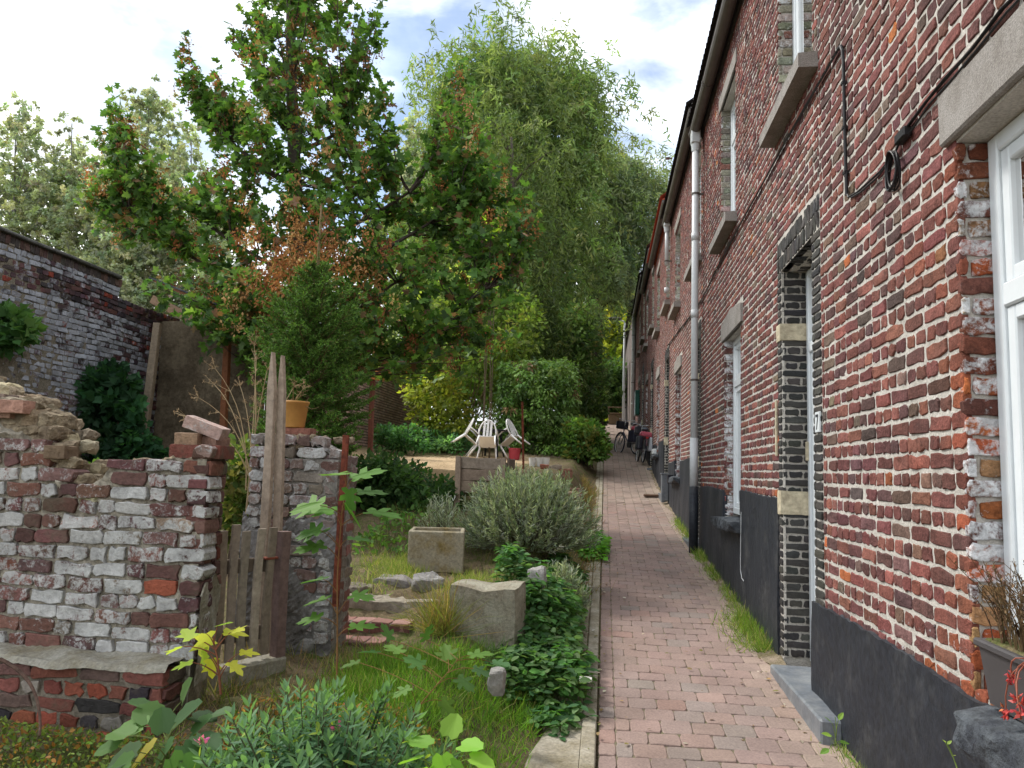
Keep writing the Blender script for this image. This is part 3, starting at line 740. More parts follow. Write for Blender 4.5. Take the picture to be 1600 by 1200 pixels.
for (x,y) in ((1320,200),(1318.6,130),(1322,270)): q=PX(x,y,XW-.012); cbox(s,q-np.array([.014,.014,.01]),q+np.array([.012,.014,.01]),.003)
solo('conduit_pipe',s,m_black_rub,'upright black conduit with hooked top on the brick wall','conduit')
s=Soup()
zc=PX(1309,78,XW-.012)[2]
cpts=[PX(x,y,XW-.012) for x,y in ((1309,78),(1290,112),(1262,160),(1225,225),(1190,290),(1150,362),(1112,436),(1100,462),(1080,492),(1058,520),(1043,540))]
tube(s,cpts,.0075,6); tube(s,[p+np.array([-.004,0,-.014+.006*math.sin(k*2.1)]) for k,p in enumerate(cpts)],.005,6)
solo('wall_cable',s,m_black_rub,'long black cable crossing the brick front just below the upstairs windows','cable')
s=Soup(); pts=[PX(x,y,XW-.03) for x,y in ((1158,800),(1157.5,840),(1157,890),(1159,903),(1162,908))]; tube(s,pts,.003,5,(.5,.5,.5)); solo('loose_wire',s,m_pipe,'thin loose grey wire hanging over the black wall foot below the small window','wire')
# boxes on the wall foot
s=Soup(); c_=PX(1041,757,XW); cbox(s,(XW-.14,14.25,-.46),(XW-.012,14.44,.02),.012); cbox(s,(XW-.152,14.235,.02),(XW-.0,14.455,.045),.006); solo('meter_cabinet',s,m_bluestone,'blue-grey upright cabinet standing against the black wall foot','cabinet')
s=Soup(); cbox(s,(XW-.1,13.35,-.13),(XW-.012,13.6,.0),.01); cbox(s,(XW-.108,13.33,-.0),(XW-.012,13.62,.016),.004); solo('junction_box',s,m_dark,'small dark box fixed on top of the black wall foot','junction box')
s=Soup(); cbox(s,(XW-.09,17.6,.48),(XW-.012,18.2,.6),.012); cbox(s,(XW-.094,17.68,.55),(XW-.088,18.12,.565),.001); solo('wall_light',s,m_pipe,'small pale box with slot fixed on the black wall foot beyond the cabinet','wall box')
s=Soup(); cbox(s,(XW-.16,26.4,2.05),(XW-.01,27.2,2.85),.02); cbox(s,(XW-.165,26.36,2.83),(XW-.01,27.24,2.9),.01); cbox(s,(XW-.166,26.55,2.62),(XW-.155,27.05,2.66),.002); solo('letter_box',s,m_green,'green letter box fixed on the far brick wall above the bicycles','letter box')
s=Soup(); r_=np.random.default_rng(8)
for k in range(3): cbox(s,(XW-.4,15.25+k*.14,0),(XW-.03,15.37+k*.14,.03),.004,(.16,.10,.07),jit=.004,rng=r_); s.v[-1][:,2]+=zp(15.5)+.006
solo('board_step',s,m_wood,'low brown boards lying on the paving at a doorway','board')
# flower box on the near sill with dried heather and red succulent
root=thing('flower_box','long dark plastic flower box on the rough black window sill, at the right edge','flower box',None,(1.17,1.9,-.62))
s=Soup(); prism(s,[(1.10,-.61),(1.24,-.61),(1.265,-.445),(1.075,-.445)],.95,(0,1.44,0),(1,0,0),(0,0,1),(0,1,0)); cbox(s,(1.066,1.42,-.455),(1.274,2.405,-.433),.006); part('trough',s,plain('brown-grey plastic',(.065,.06,.062),.5,.1,15,0),root)
s=Soup(); cbox(s,(1.08,1.45,-.475),(1.26,2.38,-.427),.01); part('potting_soil',s,m_soil,root)
r_=np.random.default_rng(31); s=Soup()
for k in range(560):
    b0=np.array([r_.uniform(1.09,1.24),r_.uniform(1.6,2.34),-.43]); h=r_.uniform(.09,.24); l=r_.normal(0,.3,2)
    tip=b0+np.array([l[0]*h*.8-.03,l[1]*h,h]); pts=bez(b0,b0+np.array([0,0,h*.5]),tip,4)
    tube(s,pts,[.0022,.0018,.0013,.0008],3,palette(1,[(.13,.085,.045),(.2,.13,.07),(.09,.055,.035)],[3,2,2],r_)[0],cap=False)
    n=16; t=r_.uniform(.25,1,n)[:,None]; pp=b0*(1-t)**2+2*t*(1-t)*(b0+np.array([0,0,h*.5]))+t*t*tip
    Mx=np.array([np.array(frame_of(r_.normal(0,1,3)+np.array([0,0,.8]))).T for _ in range(n)])*r_.uniform(.006,.012,n)[:,None,None]
    s.inst([(-.25,0,0),(.25,0,0),(.15,0,1),(-.15,0,1)],[[0,1,2,3]],Mx,pp,palette(n,[(.16,.10,.055),(.24,.16,.09),(.10,.07,.045)],[3,2,2],r_))
build_heather=solo('dried_heather',s,m_dry,'dried brown heather growing in the dark flower box on the sill','plant')
s=Soup()
for k in range(6):
    b0=np.array([1.08,2.12,-.435]); e=b0+np.array([r_.uniform(-.08,-.02),r_.uniform(-.12,.16),r_.uniform(-.16,-.03)]); pts=bez(b0,(b0+e)/2+np.array([-.04,0,.05]),e,6); tube(s,pts,.0019,5,(.34,.11,.07))
    for j in range(14):
        d=nrm(r_.normal(0,1,3)+np.array([-.5,0,.3])); M_=np.array(frame_of(d)).T*np.array([.006,.006,.02])*r_.uniform(.6,1.1)
        lathe_p=[(-1,0,0),(0,-1,0),(1,0,0),(0,1,0),(0,0,1)]
        s.inst([(-.8,-.4,.3),(.8,-.4,.3),(0,.8,.3),(0,0,0),(0,0,1)],[[0,1,4],[1,2,4],[2,0,4],[1,0,3],[2,1,3],[0,2,3]],M_[None],(pts[-1]+r_.normal(0,.006,3))[None],palette(1,[(.5,.06,.05),(.55,.16,.06),(.4,.05,.06)],[3,1,2],r_))
solo('succulent',s,m_gloss,'red trailing succulent hanging from the front of the dark flower box','plant')
# ------------------------------------------------------------------ ruined whitewashed wall in the left foreground
def ruin():
    r=np.random.default_rng(201); YF=3.25; XC=-1.755
    px=[(-260,560),(-120,590),(0,680),(48,682),(80,722),(100,758),(128,768),(142,764),(168,738),(178,724),(230,716),(275,712),(300,706),(331,706)]
    tx=np.array([P(x,y,YF) for x,y in px]); top=lambda u: np.interp(u,tx[:,0],tx[:,2])
    pc=[(-260,535),(-120,572),(0,640),(30,650),(62,672),(82,698),(96,720),(118,748),(140,760),(168,738),(178,726),(230,719),(275,715),(300,710),(331,708)]
    tc_=np.array([P(x,y,YF) for x,y in pc]); ctop=lambda u: np.interp(u,tc_[:,0],tc_[:,2])
    root=thing('ruined_wall','crumbling whitewashed brick wall with jagged top, in the left foreground on a red brick footing','wall',None,(-2.9,3.4,-1.15))
    s=Soup(); XL=-4.0
    def wcol(n,rr,lo=.1,hi=.62):
        c=palette(n,[(.135,.068,.058),(.11,.06,.056),(.155,.075,.058),(.17,.13,.10),(.26,.075,.045)],[5,4,3,2.6,.45],rr,.22); a=rr.uniform(lo,hi,(n,1)); a[rr.random(n)<.15]*=.3
        return np.hstack([c,a])
    R=brick_rects(XL,XC,-.87,.75,rng=r,bond='mix',sl=.18,hl=.092,top=lambda u: top(u)+.012,joint=.011)
    fm=lambda u,v,n: np.stack([u, YF-n+.012*np.sin(u*3.1+v*2), v+.006*np.sin(u*4+v*9)], -1)
    c4=wcol(len(R),r,.42,1.0); c4[:,3]-= .5*sst(-2.1,-1.8,R[:,0])*sst(-.5,.0,R[:,2]); c4[:,3]=np.clip(c4[:,3],0,1)
    lay_bricks(s,R,fm,c4,.115,0,2,.0042,r,0,.0028)
    Rr=brick_rects(0.0,.30,-.87,.06,rng=r,bond='english',sl=.2,hl=.1,joint=.014)   # the gateway end
    fr=lambda u,v,n: np.stack([XC+n-.006-.22*u+.006*np.sin(v*7), YF+u, v], -1)
    c4=wcol(len(Rr),r,0,.3); c4[:,:3]*=.75; lay_bricks(s,Rr,fr,c4,.09,0,2,.004,r,0,.003)
    Rb=brick_rects(XL,XC,-.87,.75,rng=r,bond='mix',top=lambda u: top(u)-.02,joint=.014)
    fb=lambda u,v,n: np.stack([u-.07, YF+.29+n, v], -1); lay_bricks(s,Rb,fb,wcol(len(Rb),r,0,.2),.1,0,1,.003,r,0,.005)
    # mortar core with an uneven top
    us=np.arange(XL,XC-.008,.018); ds=np.linspace(.012,.275,12)
    U,Dm=np.meshgrid(us,ds,indexing='ij')
    Z=ctop(U)-.012 + .016*np.sin(U*37+Dm*21)*np.sin(Dm*33+U*11)+r.normal(0,.006,U.shape) - .05*sst(.06,.0,Dm)*(ctop(U)-top(U)>.02)
    Yc=YF+Dm+.01*np.sin(U*23+Z*9)
    A=np.stack([U-.02-.22*Dm,Yc,Z],-1); n1,n2=U.shape; I=np.arange(n1*n2).reshape(n1,n2)
    F=np.stack([I[:-1,:-1],I[1:,:-1],I[1:,1:],I[:-1,1:]],-1).reshape(-1,4); s.add(A.reshape(-1,3),[F],(.3,.25,.17),1)
    # sides of the core: front/back skins hanging from the top edge
    for j,yy in ((0,YF+.016),(n2-1,YF+.28)):
        nz=46; T=A[:,j,2]; fz=np.linspace(0,1,nz); zz=T[:,None]*(1-fz)+(-1.1)*fz
        wob=.004*np.sin(us[:,None]*41+zz*53)+r.normal(0,.0022,zz.shape)
        # where the front bricks are missing the core bulges
        bul=np.where(zz>top(us)[:,None]-.01, r.normal(0,.012,zz.shape)-.012, 0)
        fy=yy+np.zeros_like(zz)+(wob+bul if j==0 else 0)+ (.012*np.sin(us[:,None]*3.1+zz*2) if j==0 else 0); fy[:,0]=A[:,j,1]
        B=np.stack([np.repeat(A[:,j,:1],nz,1),fy,zz],-1); I2=np.arange(n1*nz).reshape(n1,nz)
        s.add(B.reshape(-1,3),[np.stack([I2[:-1,:-1],I2[1:,:-1],I2[1:,1:],I2[:-1,1:]],-1).reshape(-1,4)],(.3,.25,.17),2)
    prism(s,[(XC-.07,YF+.01),(XC-.027,YF+.01),(XC-.089,YF+.285),(XC-.14,YF+.285)],1.14,(0,0,-1.1),(1,0,0),(0,1,0),(0,0,1),(.3,.3,.3),2)
    part('brickwork',s,[m_ruin,m_rubble,plain('grey wall mortar',(.32,.295,.24),.95,.45,50,1,.01,.12,(.17,.15,.115),scale2=8)],root)
    q=Soup()                                               # lumps of mortar and broken brick along the torn edge
    for k,(x,y,dy_,sx,sy,sz,cc) in enumerate([(10,640,.12,.2,.2,.11,0),(42,650,.15,.15,.2,.08,0),(66,672,.1,.11,.16,.07,0),(84,694,.07,.10,.14,.06,0),(98,720,.07,.09,.12,.06,0),(112,745,.08,.10,.13,.05,0),(30,668,.06,.16,.1,.05,1),(74,706,.03,.1,.08,.055,1),(132,758,.12,.09,.12,.04,0),(205,716,.16,.14,.14,.03,0),(250,713,.2,.12,.14,.03,0),(-60,610,.15,.24,.22,.12,0),(4,622,.2,.18,.2,.07,0)]):
        c=P(x,y,YF); rock(q,(c[0],YF+dy_,c[2]-.015),(sx,sy,sz),300+k,[(.30,.25,.17),(.21,.10,.07)][cc],rough=.4,box=.7)
    for k in range(64):
        x=r.uniform(-240,150); f=r.random(); yc=np.interp(x,[-260,-120,0,30,62,82,96,118,140,160],[500,545,616,628,652,680,700,735,755,745]); c=P(x,yc+r.uniform(4,34),YF); dd=r.uniform(.02,.34); br=r.random()<.35
        if br: rock(q,(c[0],YF+dd,c[2]-.02),(r.uniform(.1,.19),.1,.062),820+k,palette(1,[(.20,.10,.075),(.26,.17,.12),(.30,.24,.19)],[1,1,1],r)[0],rough=.06,box=.95,mat=1)
        else: rock(q,(c[0],YF+dd,c[2]-.02),(r.uniform(.06,.15),r.uniform(.07,.14),r.uniform(.05,.09)),820+k,palette(1,[(.30,.25,.17),(.24,.20,.14),(.36,.31,.22)],[2,2,1],r)[0],rough=.45,box=.6,mat=1)
    o=part('rubble_crown',q,[m_rubble,m_stone],root,False)
    q=Soup()                                               # grey render patch at the foot of the gateway corner
    us=np.linspace(-.012,.27,20); zs=np.linspace(-.98,-.38,34); V=[]
    for u in us:
        for z in zs:
            lim=-.58+.05*math.sin(u*12)+.015*math.sin(u*47); zz=min(z,lim)
            V.append((XC+.008-.22*u+.005*math.sin(u*30+z*21)+r.normal(0,.0015),YF+u,zz))
    I=np.arange(len(V)).reshape(len(us),len(zs)); q.add(np.array(V),[np.stack([I[:-1,:-1],I[1:,:-1],I[1:,1:],I[:-1,1:]],-1).reshape(-1,4)])
    q.v[-1][-0:]; part('render_patch',q,m_conc,root)
    # red brick footing with a mortar ledge
    f_=Soup(); YL=3.09; XR=-1.80
    R=brick_rects(XL,XR,-1.40,-.885,rng=r,bond='english',sl=.2,hl=.1,joint=.016)
    c=palette(len(R),[(.25,.07,.045),(.18,.065,.05),(.12,.075,.065),(.045,.04,.042),(.22,.20,.18)],[4,4,3,2.8,1.4],r,.2); c4=np.hstack([c,r.uniform(0,.28,(len(R),1))])
    fl=lambda u,v,n: np.stack([u,YL-n+.01*np.sin(u*5),v],-1); lay_bricks(f_,R,fl,c4,.1,-.002,2,.005,r,0,.003)
    R=brick_rects(0,.16,-1.40,-.885,rng=r,joint=.016); fe=lambda u,v,n: np.stack([XR+n,YL+u,v],-1); lay_bricks(f_,R,fe,np.hstack([palette(len(R),[(.12,.06,.05),(.08,.06,.05)],[1,1],r),np.zeros((len(R),1))]),.08,0,2,.005,r,0,.006)
    cbox(f_,(XL,YL+.02,-1.42),(XR-.015,YF+.02,-.89),.002,(.3,.3,.3),1)
    us=np.arange(XL,XR+.02,.02); vs=np.linspace(0,1,9); U,Vv=np.meshgrid(us,vs,indexing='ij')
    yy=(YL-.012+.014*np.sin(U*9)+.008*np.sin(U*31))*(1-Vv)+(YF+.02)*Vv; zz=-.868+.02*Vv+.006*np.sin(U*17+Vv*5)+r.normal(0,.002,U.shape)
    zz[:,0]-=.022; I=np.arange(U.size).reshape(U.shape); f_.add(np.stack([U,yy,zz],-1).reshape(-1,3),[np.stack([I[:-1,:-1],I[1:,:-1],I[1:,1:],I[:-1,1:]],-1).reshape(-1,4)],(.3,.3,.3),2)
    part('footing',f_,[m_ruin,m_mortar_dark,m_conc],root)
ruin()
def loose_brick(label,c,size,rot,col,al=.3,seed=0):
    s=Soup(); rock(s,(0,0,0),size,seed,col,rough=.05,box=.96); s.c[-1][:,3]=al
    from mathutils import Euler
    M=np.array(Euler(rot).to_matrix()); s.v[-1]=s.v[-1]@M.T+np.array(c)
    return solo('loose_brick',s,m_ruin,label,'brick','loose bricks lying on the ruined wall')
c=P(300,693,3.35); zt=P(315,712,3.3)[2]
loose_brick('lower left of the loose bricks, under the tilted one, on the wall end',(P(302,697,3.4)[0],3.4,zt+.075),(.105,.2,.062),(.03,0,.15),(.30,.2,.13),.3,3)
loose_brick('small loose brick at the right, propping the tilted one on the wall end',(P(334,702,3.42)[0],3.42,zt+.065),(.10,.1,.055),(0,.04,-.2),(.26,.16,.12),.25,4)
loose_brick('pale pink tilted loose brick topmost on the wall end',(P(322,680,3.40)[0],3.40,zt+.132),(.19,.10,.058),(.05,.33,.12),(.42,.30,.26),.42,5)
loose_brick('dark red brick lying flat directly beneath the propped bricks',(P(316,712,3.37)[0],3.37,zt+.018),(.24,.16,.062),(0,0,.05),(.17,.06,.045),.15,6)
# ------------------------------------------------------------------ second piece of old wall, beyond the gate
def stub():
    r=np.random.default_rng(221); YF=4.3; XL,XR=-2.08,-1.53
    root=thing('wall_stub','short piece of grey whitewashed wall behind the picket gate, carrying the ochre pot','wall',None,(-1.8,4.5,-1.1))
    s=Soup(); top=lambda u: np.interp(u,[XL,-1.72,-1.66,-1.6,XR],[.17,.15,.12,.08,.06])
    R=brick_rects(XL,XR,-1.02,.17,rng=r,bond='english',sl=.18,hl=.092,top=lambda u: top(u)+.02)
    c=np.hstack([palette(len(R),[(.22,.18,.16),(.19,.13,.11),(.17,.10,.085)],[4,3,1.5],r,.15),r.uniform(.3,.75,(len(R),1))]); c[R[:,1]<-1.9,3]+=.2
    lay_bricks(s,R,lambda u,v,n: np.stack([u,YF-n+.014*np.sin(u*7+v*4),v],-1),c,.1,0,2,.005,r,0,.003)
    Re=brick_rects(0,.34,-1.02,.17,rng=r); ce=np.hstack([palette(len(Re),[(.2,.17,.15),(.2,.09,.07)],[2,1],r),r.uniform(.3,.6,(len(Re),1))])
    lay_bricks(s,Re,lambda u,v,n: np.stack([XL-n,YF+u,v],-1),ce,.1,0,2,.004,r,0,.006)
    Re=brick_rects(0,.34,-1.02,.06,rng=r); ce=np.hstack([palette(len(Re),[(.22,.10,.08),(.19,.15,.13)],[1,2],r),r.uniform(.2,.45,(len(Re),1))])
    lay_bricks(s,Re,lambda u,v,n: np.stack([XR+n-.008,YF+.02+u,v],-1),ce,.1,0,2,.005,r,0,.003)
    us=np.arange(XL+.008,XR-.006,.02); ds=np.linspace(.01,.33,10); U,D=np.meshgrid(us,ds,indexing='ij')
    Z=top(U)-.02+r.normal(0,.006,U.shape); I=np.arange(U.size).reshape(U.shape); F=np.stack([I[:-1,:-1],I[1:,:-1],I[1:,1:],I[:-1,1:]],-1).reshape(-1,4)
    s.add(np.stack([U,YF+D,Z],-1).reshape(-1,3),[F],(.3,.3,.3),1); cbox(s,(XL+.01,YF+.012,-1.2),(XR-.01,YF+.33,.03),.002,(.3,.3,.3),1)
    part('brickwork',s,[m_ruin,plain('pale grey mortar',(.27,.255,.235),.95,.4,50,1,.01,.12,(.19,.18,.16),scale2=8)],root)
    q=Soup(); us=np.linspace(XL-.02,XR+.014,40); zs=np.linspace(-1.1,-.22,50); V=[]
    for u in us:
        lim=-.36+.05*math.sin(u*14)+.03*math.sin(u*41)+.1*(u-XL)
        for z in zs: V.append((u,YF-.012+.016*math.sin(u*11+z*9)*math.sin(z*7)+r.normal(0,.0025)+.014*sst(.03,0,lim-z),min(z,lim)))
    I=np.arange(len(V)).reshape(len(us),len(zs)); q.add(np.array(V),[np.stack([I[:-1,:-1],I[1:,:-1],I[1:,1:],I[:-1,1:]],-1).reshape(-1,4)])
    part('render_coat',q,plain('grey lime render',(.22,.215,.21),.95,.35,26,1,.02,.1,(.13,.125,.12),scale2=5),root)
    q=Soup()
    for k in range(9): rock(q,(r.uniform(XL+.05,XR-.05),YF+r.uniform(.05,.28),.15-.1*k/9*0+ (-.05 if k>6 else 0)),(.12,.1,.04),500+k,(.25,.19,.15),rough=.35)
    part('rubble_crown',q,m_rubble,root)
    return
stub()
s=Soup(); rock(s,(P(466,676,4.45)[0],4.45,.185),(.19,.1,.06),44,(.25,.11,.08),rough=.06,box=.95); s.c[-1][:,3]=.33; solo('loose_brick',s,m_ruin,'single whitish brick on the wall stub, right under the ochre pot','brick','loose bricks lying on the ruined wall')
pc=P(460,667,4.45); root=thing('flower_pot','ochre yellow flower pot standing on the wall stub by the tall split posts','flower pot',None,(pc[0],4.45,.216))
s=Soup(); lathe(s,[(0,.216),(.056,.216),(.060,.222),(.077,.362),(.081,.364),(.082,.378),(.077,.378),(.072,.35),(.05,.345),(0,.345)],(pc[0],4.45,0),28); part('pot',s,m_terra,root,True)
s=Soup(); lathe(s,[(.073,.348),(.04,.353),(0,.355)],(pc[0],4.45,0),16); part('potting_soil',s,m_soil,root)
s=Soup(); r_=np.random.default_rng(9); b0=np.array([pc[0]-.01,4.45,.35])
for e in ((475,615),(490,640),(470,602),(484,618)): 
    t=P(*e,4.45); t[1]+=r_.normal(0,.05); pts=bez(b0,(b0+t)/2+np.array([-.02,0,.03]),t,7); tube(s,pts,np.linspace(.003,.0012,7),4,(.3,.22,.12)); 
    for k in range(5): q=pts[4+k%3]; tube(s,[q,q+r_.normal(0,.02,3)+np.array([0,0,.02])],.001,3,(.3,.22,.12))
solo('dry_twig',s,m_dry,'dry branching twig standing in the ochre pot','plant')
# ------------------------------------------------------------------ picket gate and tall posts
def plank(s,a,b,w,t,wd,col,r,nseg=9,point=0,warp=.004,mat=0):
    """a board from a to b; wd = direction of its width, slightly warped and worn"""
    a,b=np.array(a,float),np.array(b,float); d=nrm(b-a); wd=nrm(np.array(wd,float)-d*np.dot(wd,d)); n=np.cross(d,wd); ph=r.uniform(0,6,3); V=[]
    for i in range(nseg+1):
        f=i/nseg; c=a+(b-a)*f+wd*warp*math.sin(f*4+ph[0])+n*warp*math.sin(f*5+ph[1]); ww=w*(1+.05*math.sin(f*13+ph[2])) 
        if point and f>1-point: ww*= max(.15,1-(f-(1-point))/point*.85)
        for (u,v) in ((-1,-.8),(-.86,-1),(.86,-1),(1,-.8),(1,.8),(.86,1),(-.86,1),(-1,.8)): V.append(c+wd*u*ww/2+n*v*t/2)
    I=np.arange(len(V)).reshape(nseg+1,8); F=[[I[i,k],I[i,(k+1)%8],I[i+1,(k+1)%8],I[i+1,k]] for i in range(nseg) for k in range(8)]
    s.add(np.array(V),[np.array(F),I[0][::-1],I[-1]],col,mat)
GW=[(.24,.195,.15),(.29,.245,.20),(.19,.155,.12),(.32,.275,.225)]
r_=np.random.default_rng(77)
ga=P(350,812,3.60); gb=P(434,806,3.88); gd=nrm(np.array([gb[0]-ga[0],gb[1]-ga[1],0])); gz_b=-1.0
root=thing('picket_gate','small grey weathered picket gate between the ruined wall and the wall stub','gate',None,((ga[0]+gb[0])/2,(ga[1]+gb[1])/2,gz_b))
for k,f in enumerate((.02,.24,.46,.68,.90)):
    b0=np.array([ga[0]+(gb[0]-ga[0])*f,ga[1]+(gb[1]-ga[1])*f,gz_b+.02]); s=Soup(); plank(s,b0,(b0[0]+r_.normal(0,.006),b0[1],-.335+r_.normal(0,.012)),.044,.016,gd,palette(1,GW,[1,1,1,1],r_,.1)[0],r_); part('slat',s,m_wood,root)
nb=np.cross(gd,[0,0,1.])
for z in (-.52,-.86):
    s=Soup(); o=nb*-.024; plank(s,np.array([ga[0],ga[1],z])+o-gd*.03,np.array([gb[0],gb[1],z-.01])+o,.07,.022,(0,0,1),(.11,.085,.065),r_); part('rail',s,m_wood,root)
s=Soup(); b0=np.array([gb[0]+gd[0]*.05,gb[1]+gd[1]*.05,gz_b-.1]); plank(s,b0,b0+np.array([.0,0,.74]),.06,.06,gd,(.15,.10,.09),r_); part('gate_post',s,m_wood,root)
s=Soup(); cbox(s,(-.02,0,0),(.06,.05,.012),.003,A=np.array([gd,nb,[0,0,1]]).T,o=(gb[0]-gd[0]*.05,gb[1]-gd[1]*.05,-.5)-nb*.03); part('latch',s,m_rust,root)
s=Soup(); cbox(s,(0,-.06,-.24),(.42,.06,0),.012,A=np.array([gd,nb,[0,0,1]]).T,o=(ga[0]-.02,ga[1],-1.0)); solo('threshold_beam',s,m_conc,'grey concrete threshold beam lying under the picket gate','beam')
for k,((x0,y0),(x1,y1),lb,dd) in enumerate((((419,830),(426.5,551),'taller left one of two pointed grey weathered posts beside the gate',4.10),((432,960),(441.5,556),'right one of two pointed grey weathered posts, nearest the ochre pot',4.14))):
    a=P(x0,y0,dd); b_=P(x1,y1,dd); a[2]=-1.05; s=Soup(); plank(s,a,b_,.052 if k==0 else .05,.03,(1,-.25,0),(.33,.265,.205),r_,16,.13,.006); solo('split_post',s,m_wood,lb,'post','pointed split posts beside the gate')
a=P(527,905,4.24); b_=P(540,680,4.24); a[2]-=.15; s=Soup(); plank(s,a,b_,.036,.02,(1,0,0),(.24,.06,.035),r_,10,0,.002); solo('iron_post',s,m_rust,'flat red-brown rusty iron post behind the tall lobed sapling','post')
# ------------------------------------------------------------------ steps, slabs and stones
def brick_step(label,x0,x1,y0,y1,z,seed):
    r=np.random.default_rng(seed); s=Soup(); n=int((x1-x0)/.105); cw=(x1-x0)/n
    R=np.array([(x0+k*cw+.003,x0+(k+1)*cw-.003,y0+.003,y1-.003) for k in range(n)])
    lay_bricks(s,R,lambda u,v,n_: np.stack([u,v,z+n_+.004*np.sin(u*9)],-1),palette(len(R),[(.27,.14,.115),(.24,.12,.10),(.29,.17,.14)],[3,3,1],r,.1),.06,0,2,.0018,r,0,.0012)
    R=np.array([(x0+k*cw+.003,x0+(k+1)*cw-.003,z-.068,z-.004) for k in range(n)])
    lay_bricks(s,R,lambda u,v,n_: np.stack([u,y0-n_+.003*np.sin(u*9),v],-1),palette(len(R),[(.20,.09,.075),(.17,.08,.07)],[3,3],r,.1),.05,0,2,.0018,r,0,.0012)
    cbox(s,(x0,y0+.006,z-.3),(x1,y1,z-.006),.004,(.3,.3,.3),1); return solo('brick_step',s,[m_pave,m_mortar_dark],label,'step','brick garden steps')
z1=P(590,972,4.85)[2]+.01
brick_step('upper red brick step just under the concrete slab step',P(526,965,4.9)[0],P(648,965,4.9)[0],4.78,5.02,z1,1)
brick_step('lower red brick step, half overgrown, in front of the other',P(490,990,4.65)[0],P(605,990,4.65)[0],4.56,4.775,z1-.075,2)
s=Soup(); rock(s,(P(605,945,5.15)[0],5.19,z1-.02),(.78,.34,.24),61,(.29,.255,.2),rough=.14,box=.85); solo('slab_step',s,m_stone,'long grey concrete slab forming the top step above the brick steps','step')
def stone(label,x,y,d,size,seed,col=(.30,.28,.26),rot=0,rough=.2,box=.75,m=None,name='stone',cat='stone',zoff=0):
    c=P(x,y,d); s=Soup(); rock(s,(0,0,0),size,seed,col,rough=rough,box=box); cs,sn=math.cos(rot),math.sin(rot); s.v[-1]=s.v[-1]@np.array([[cs,sn,0],[-sn,cs,0],[0,0,1]])+c+np.array([0,0,zoff]); return solo(name,s,m or m_stone,label,cat)
def blk():
    s=Soup(); c=P(763,960,4.88); n=17; V=[]; r=np.random.default_rng(5)
    rock(s,(0,0,0),(.44,.34,.40),71,(.31,.29,.235),rough=.08,box=.9)
    v=s.v[-1]; v[:,2]-=.022*np.exp(-((v[:,0]-.02)/.11)**2)*(v[:,2]>.12)*1.0; cs,sn=math.cos(-.1),math.sin(-.1)
    s.v[-1]=v@np.array([[cs,sn,0],[-sn,cs,0],[0,0,1]])+c; root=None
    return solo('concrete_block',s,plain('old concrete block',(.33,.315,.25),.95,.3,60,.9,.012,.1,(.22,.19,.14),scale2=6),'big square old concrete block with hollowed top, beside the garden steps','block')
blk()
stone('flat grey stone left of the pale pointed stone, above the steps',618,915,5.6,(.28,.25,.14),81,(.25,.23,.215))
stone('pale pointed stone in the middle, between flat stone and grass tuft',665,918,5.45,(.24,.2,.18),82,(.27,.26,.25),.5,.3)
stone('white chalky stone under the lavender, right of the concrete block',838,905,5.3,(.13,.12,.15),83,(.33,.32,.3))
stone('grey rounded stone left of the garden plants beside the slab step',548,925,5.3,(.3,.2,.1),84,(.2,.17,.14))
stone('small white stone half sunk in the grass beside the green leaves',775,1065,3.75,(.08,.09,.12),85,(.29,.28,.26))
stone('small grey stone at the foot of the wall stub',480,1005,4.35,(.12,.12,.09),86,(.26,.26,.25))
stone('flat white chip lying on the concrete strip by the path',915,1062,4.35,(.07,.06,.02),87,(.6,.58,.54),zoff=.0)
# concrete planter
pl=P(683,858,6.35); root=thing('concrete_planter','square concrete planter with mossy stains, left of the lavender bush','planter',None,(pl[0],6.35,-.84))
s=Soup(); w_,h_=.225,.165
def pb(lo,hi): cbox(s,lo,hi,.008,(.3,.3,.3),A=np.array([[.985,-.17,0],[.17,.985,0],[0,0,1]]),o=pl,jit=.002)
pb((-w_,-w_,-h_),(w_,-w_+.035,h_)); pb((-w_,w_-.035,-h_),(w_,w_,h_)); pb((-w_,-w_+.0355,-h_),(-w_+.035,w_-.0355,h_)); pb((w_-.035,-w_+.0355,-h_),(w_,w_-.0355,h_)); pb((-w_+.036,-w_+.036,-h_),(w_-.036,w_-.036,-h_+.04))
part('box',s,plain('mossy concrete',(.30,.27,.20),.95,.3,50,.8,.01,.1,(.20,.145,.05),scale2=4,thr=(.5,.7)),root)
s=Soup(); cbox(s,(-w_+.037,-w_+.037,h_-.12),(w_-.037,w_-.037,h_-.03),.01,A=np.array([[.985,-.17,0],[.17,.985,0],[0,0,1]]),o=pl); part('potting_soil',s,m_soil,root)
# raised bed of boards
ca=P(716,745,8.5); cb_=P(776,745,8.5); root=thing('raised_bed','grey wooden raised bed of three boards above the lavender bush','raised bed',None,((ca[0]+cb_[0])/2,8.8,-.35))
for k in range(3):
    s=Soup(); z=-.20+k*.135; plank(s,(ca[0],8.5,z),(cb_[0]+.1,8.5,z),.125,.025,(0,0,1),palette(1,[(.24,.19,.14),(.20,.155,.115)],[1,1],r_)[0],r_); part('board',s,m_wood,root)
    s=Soup(); plank(s,(ca[0]-.02,8.515,z),(ca[0]-.02,9.1,z),.125,.025,(0,0,1),(.17,.13,.1),r_); part('board',s,m_wood,root)
    s=Soup(); plank(s,(cb_[0]+.12,8.515,z),(cb_[0]+.12,9.1,z),.125,.025,(0,0,1),(.17,.13,.1),r_); part('board',s,m_wood,root)
for x in (ca[0]-.0,cb_[0]+.07):
    s=Soup(); plank(s,(x,8.47,-.55),(x,8.47,.14),.06,.035,(1,0,0),(.26,.2,.15),r_); part('post',s,m_wood,root)
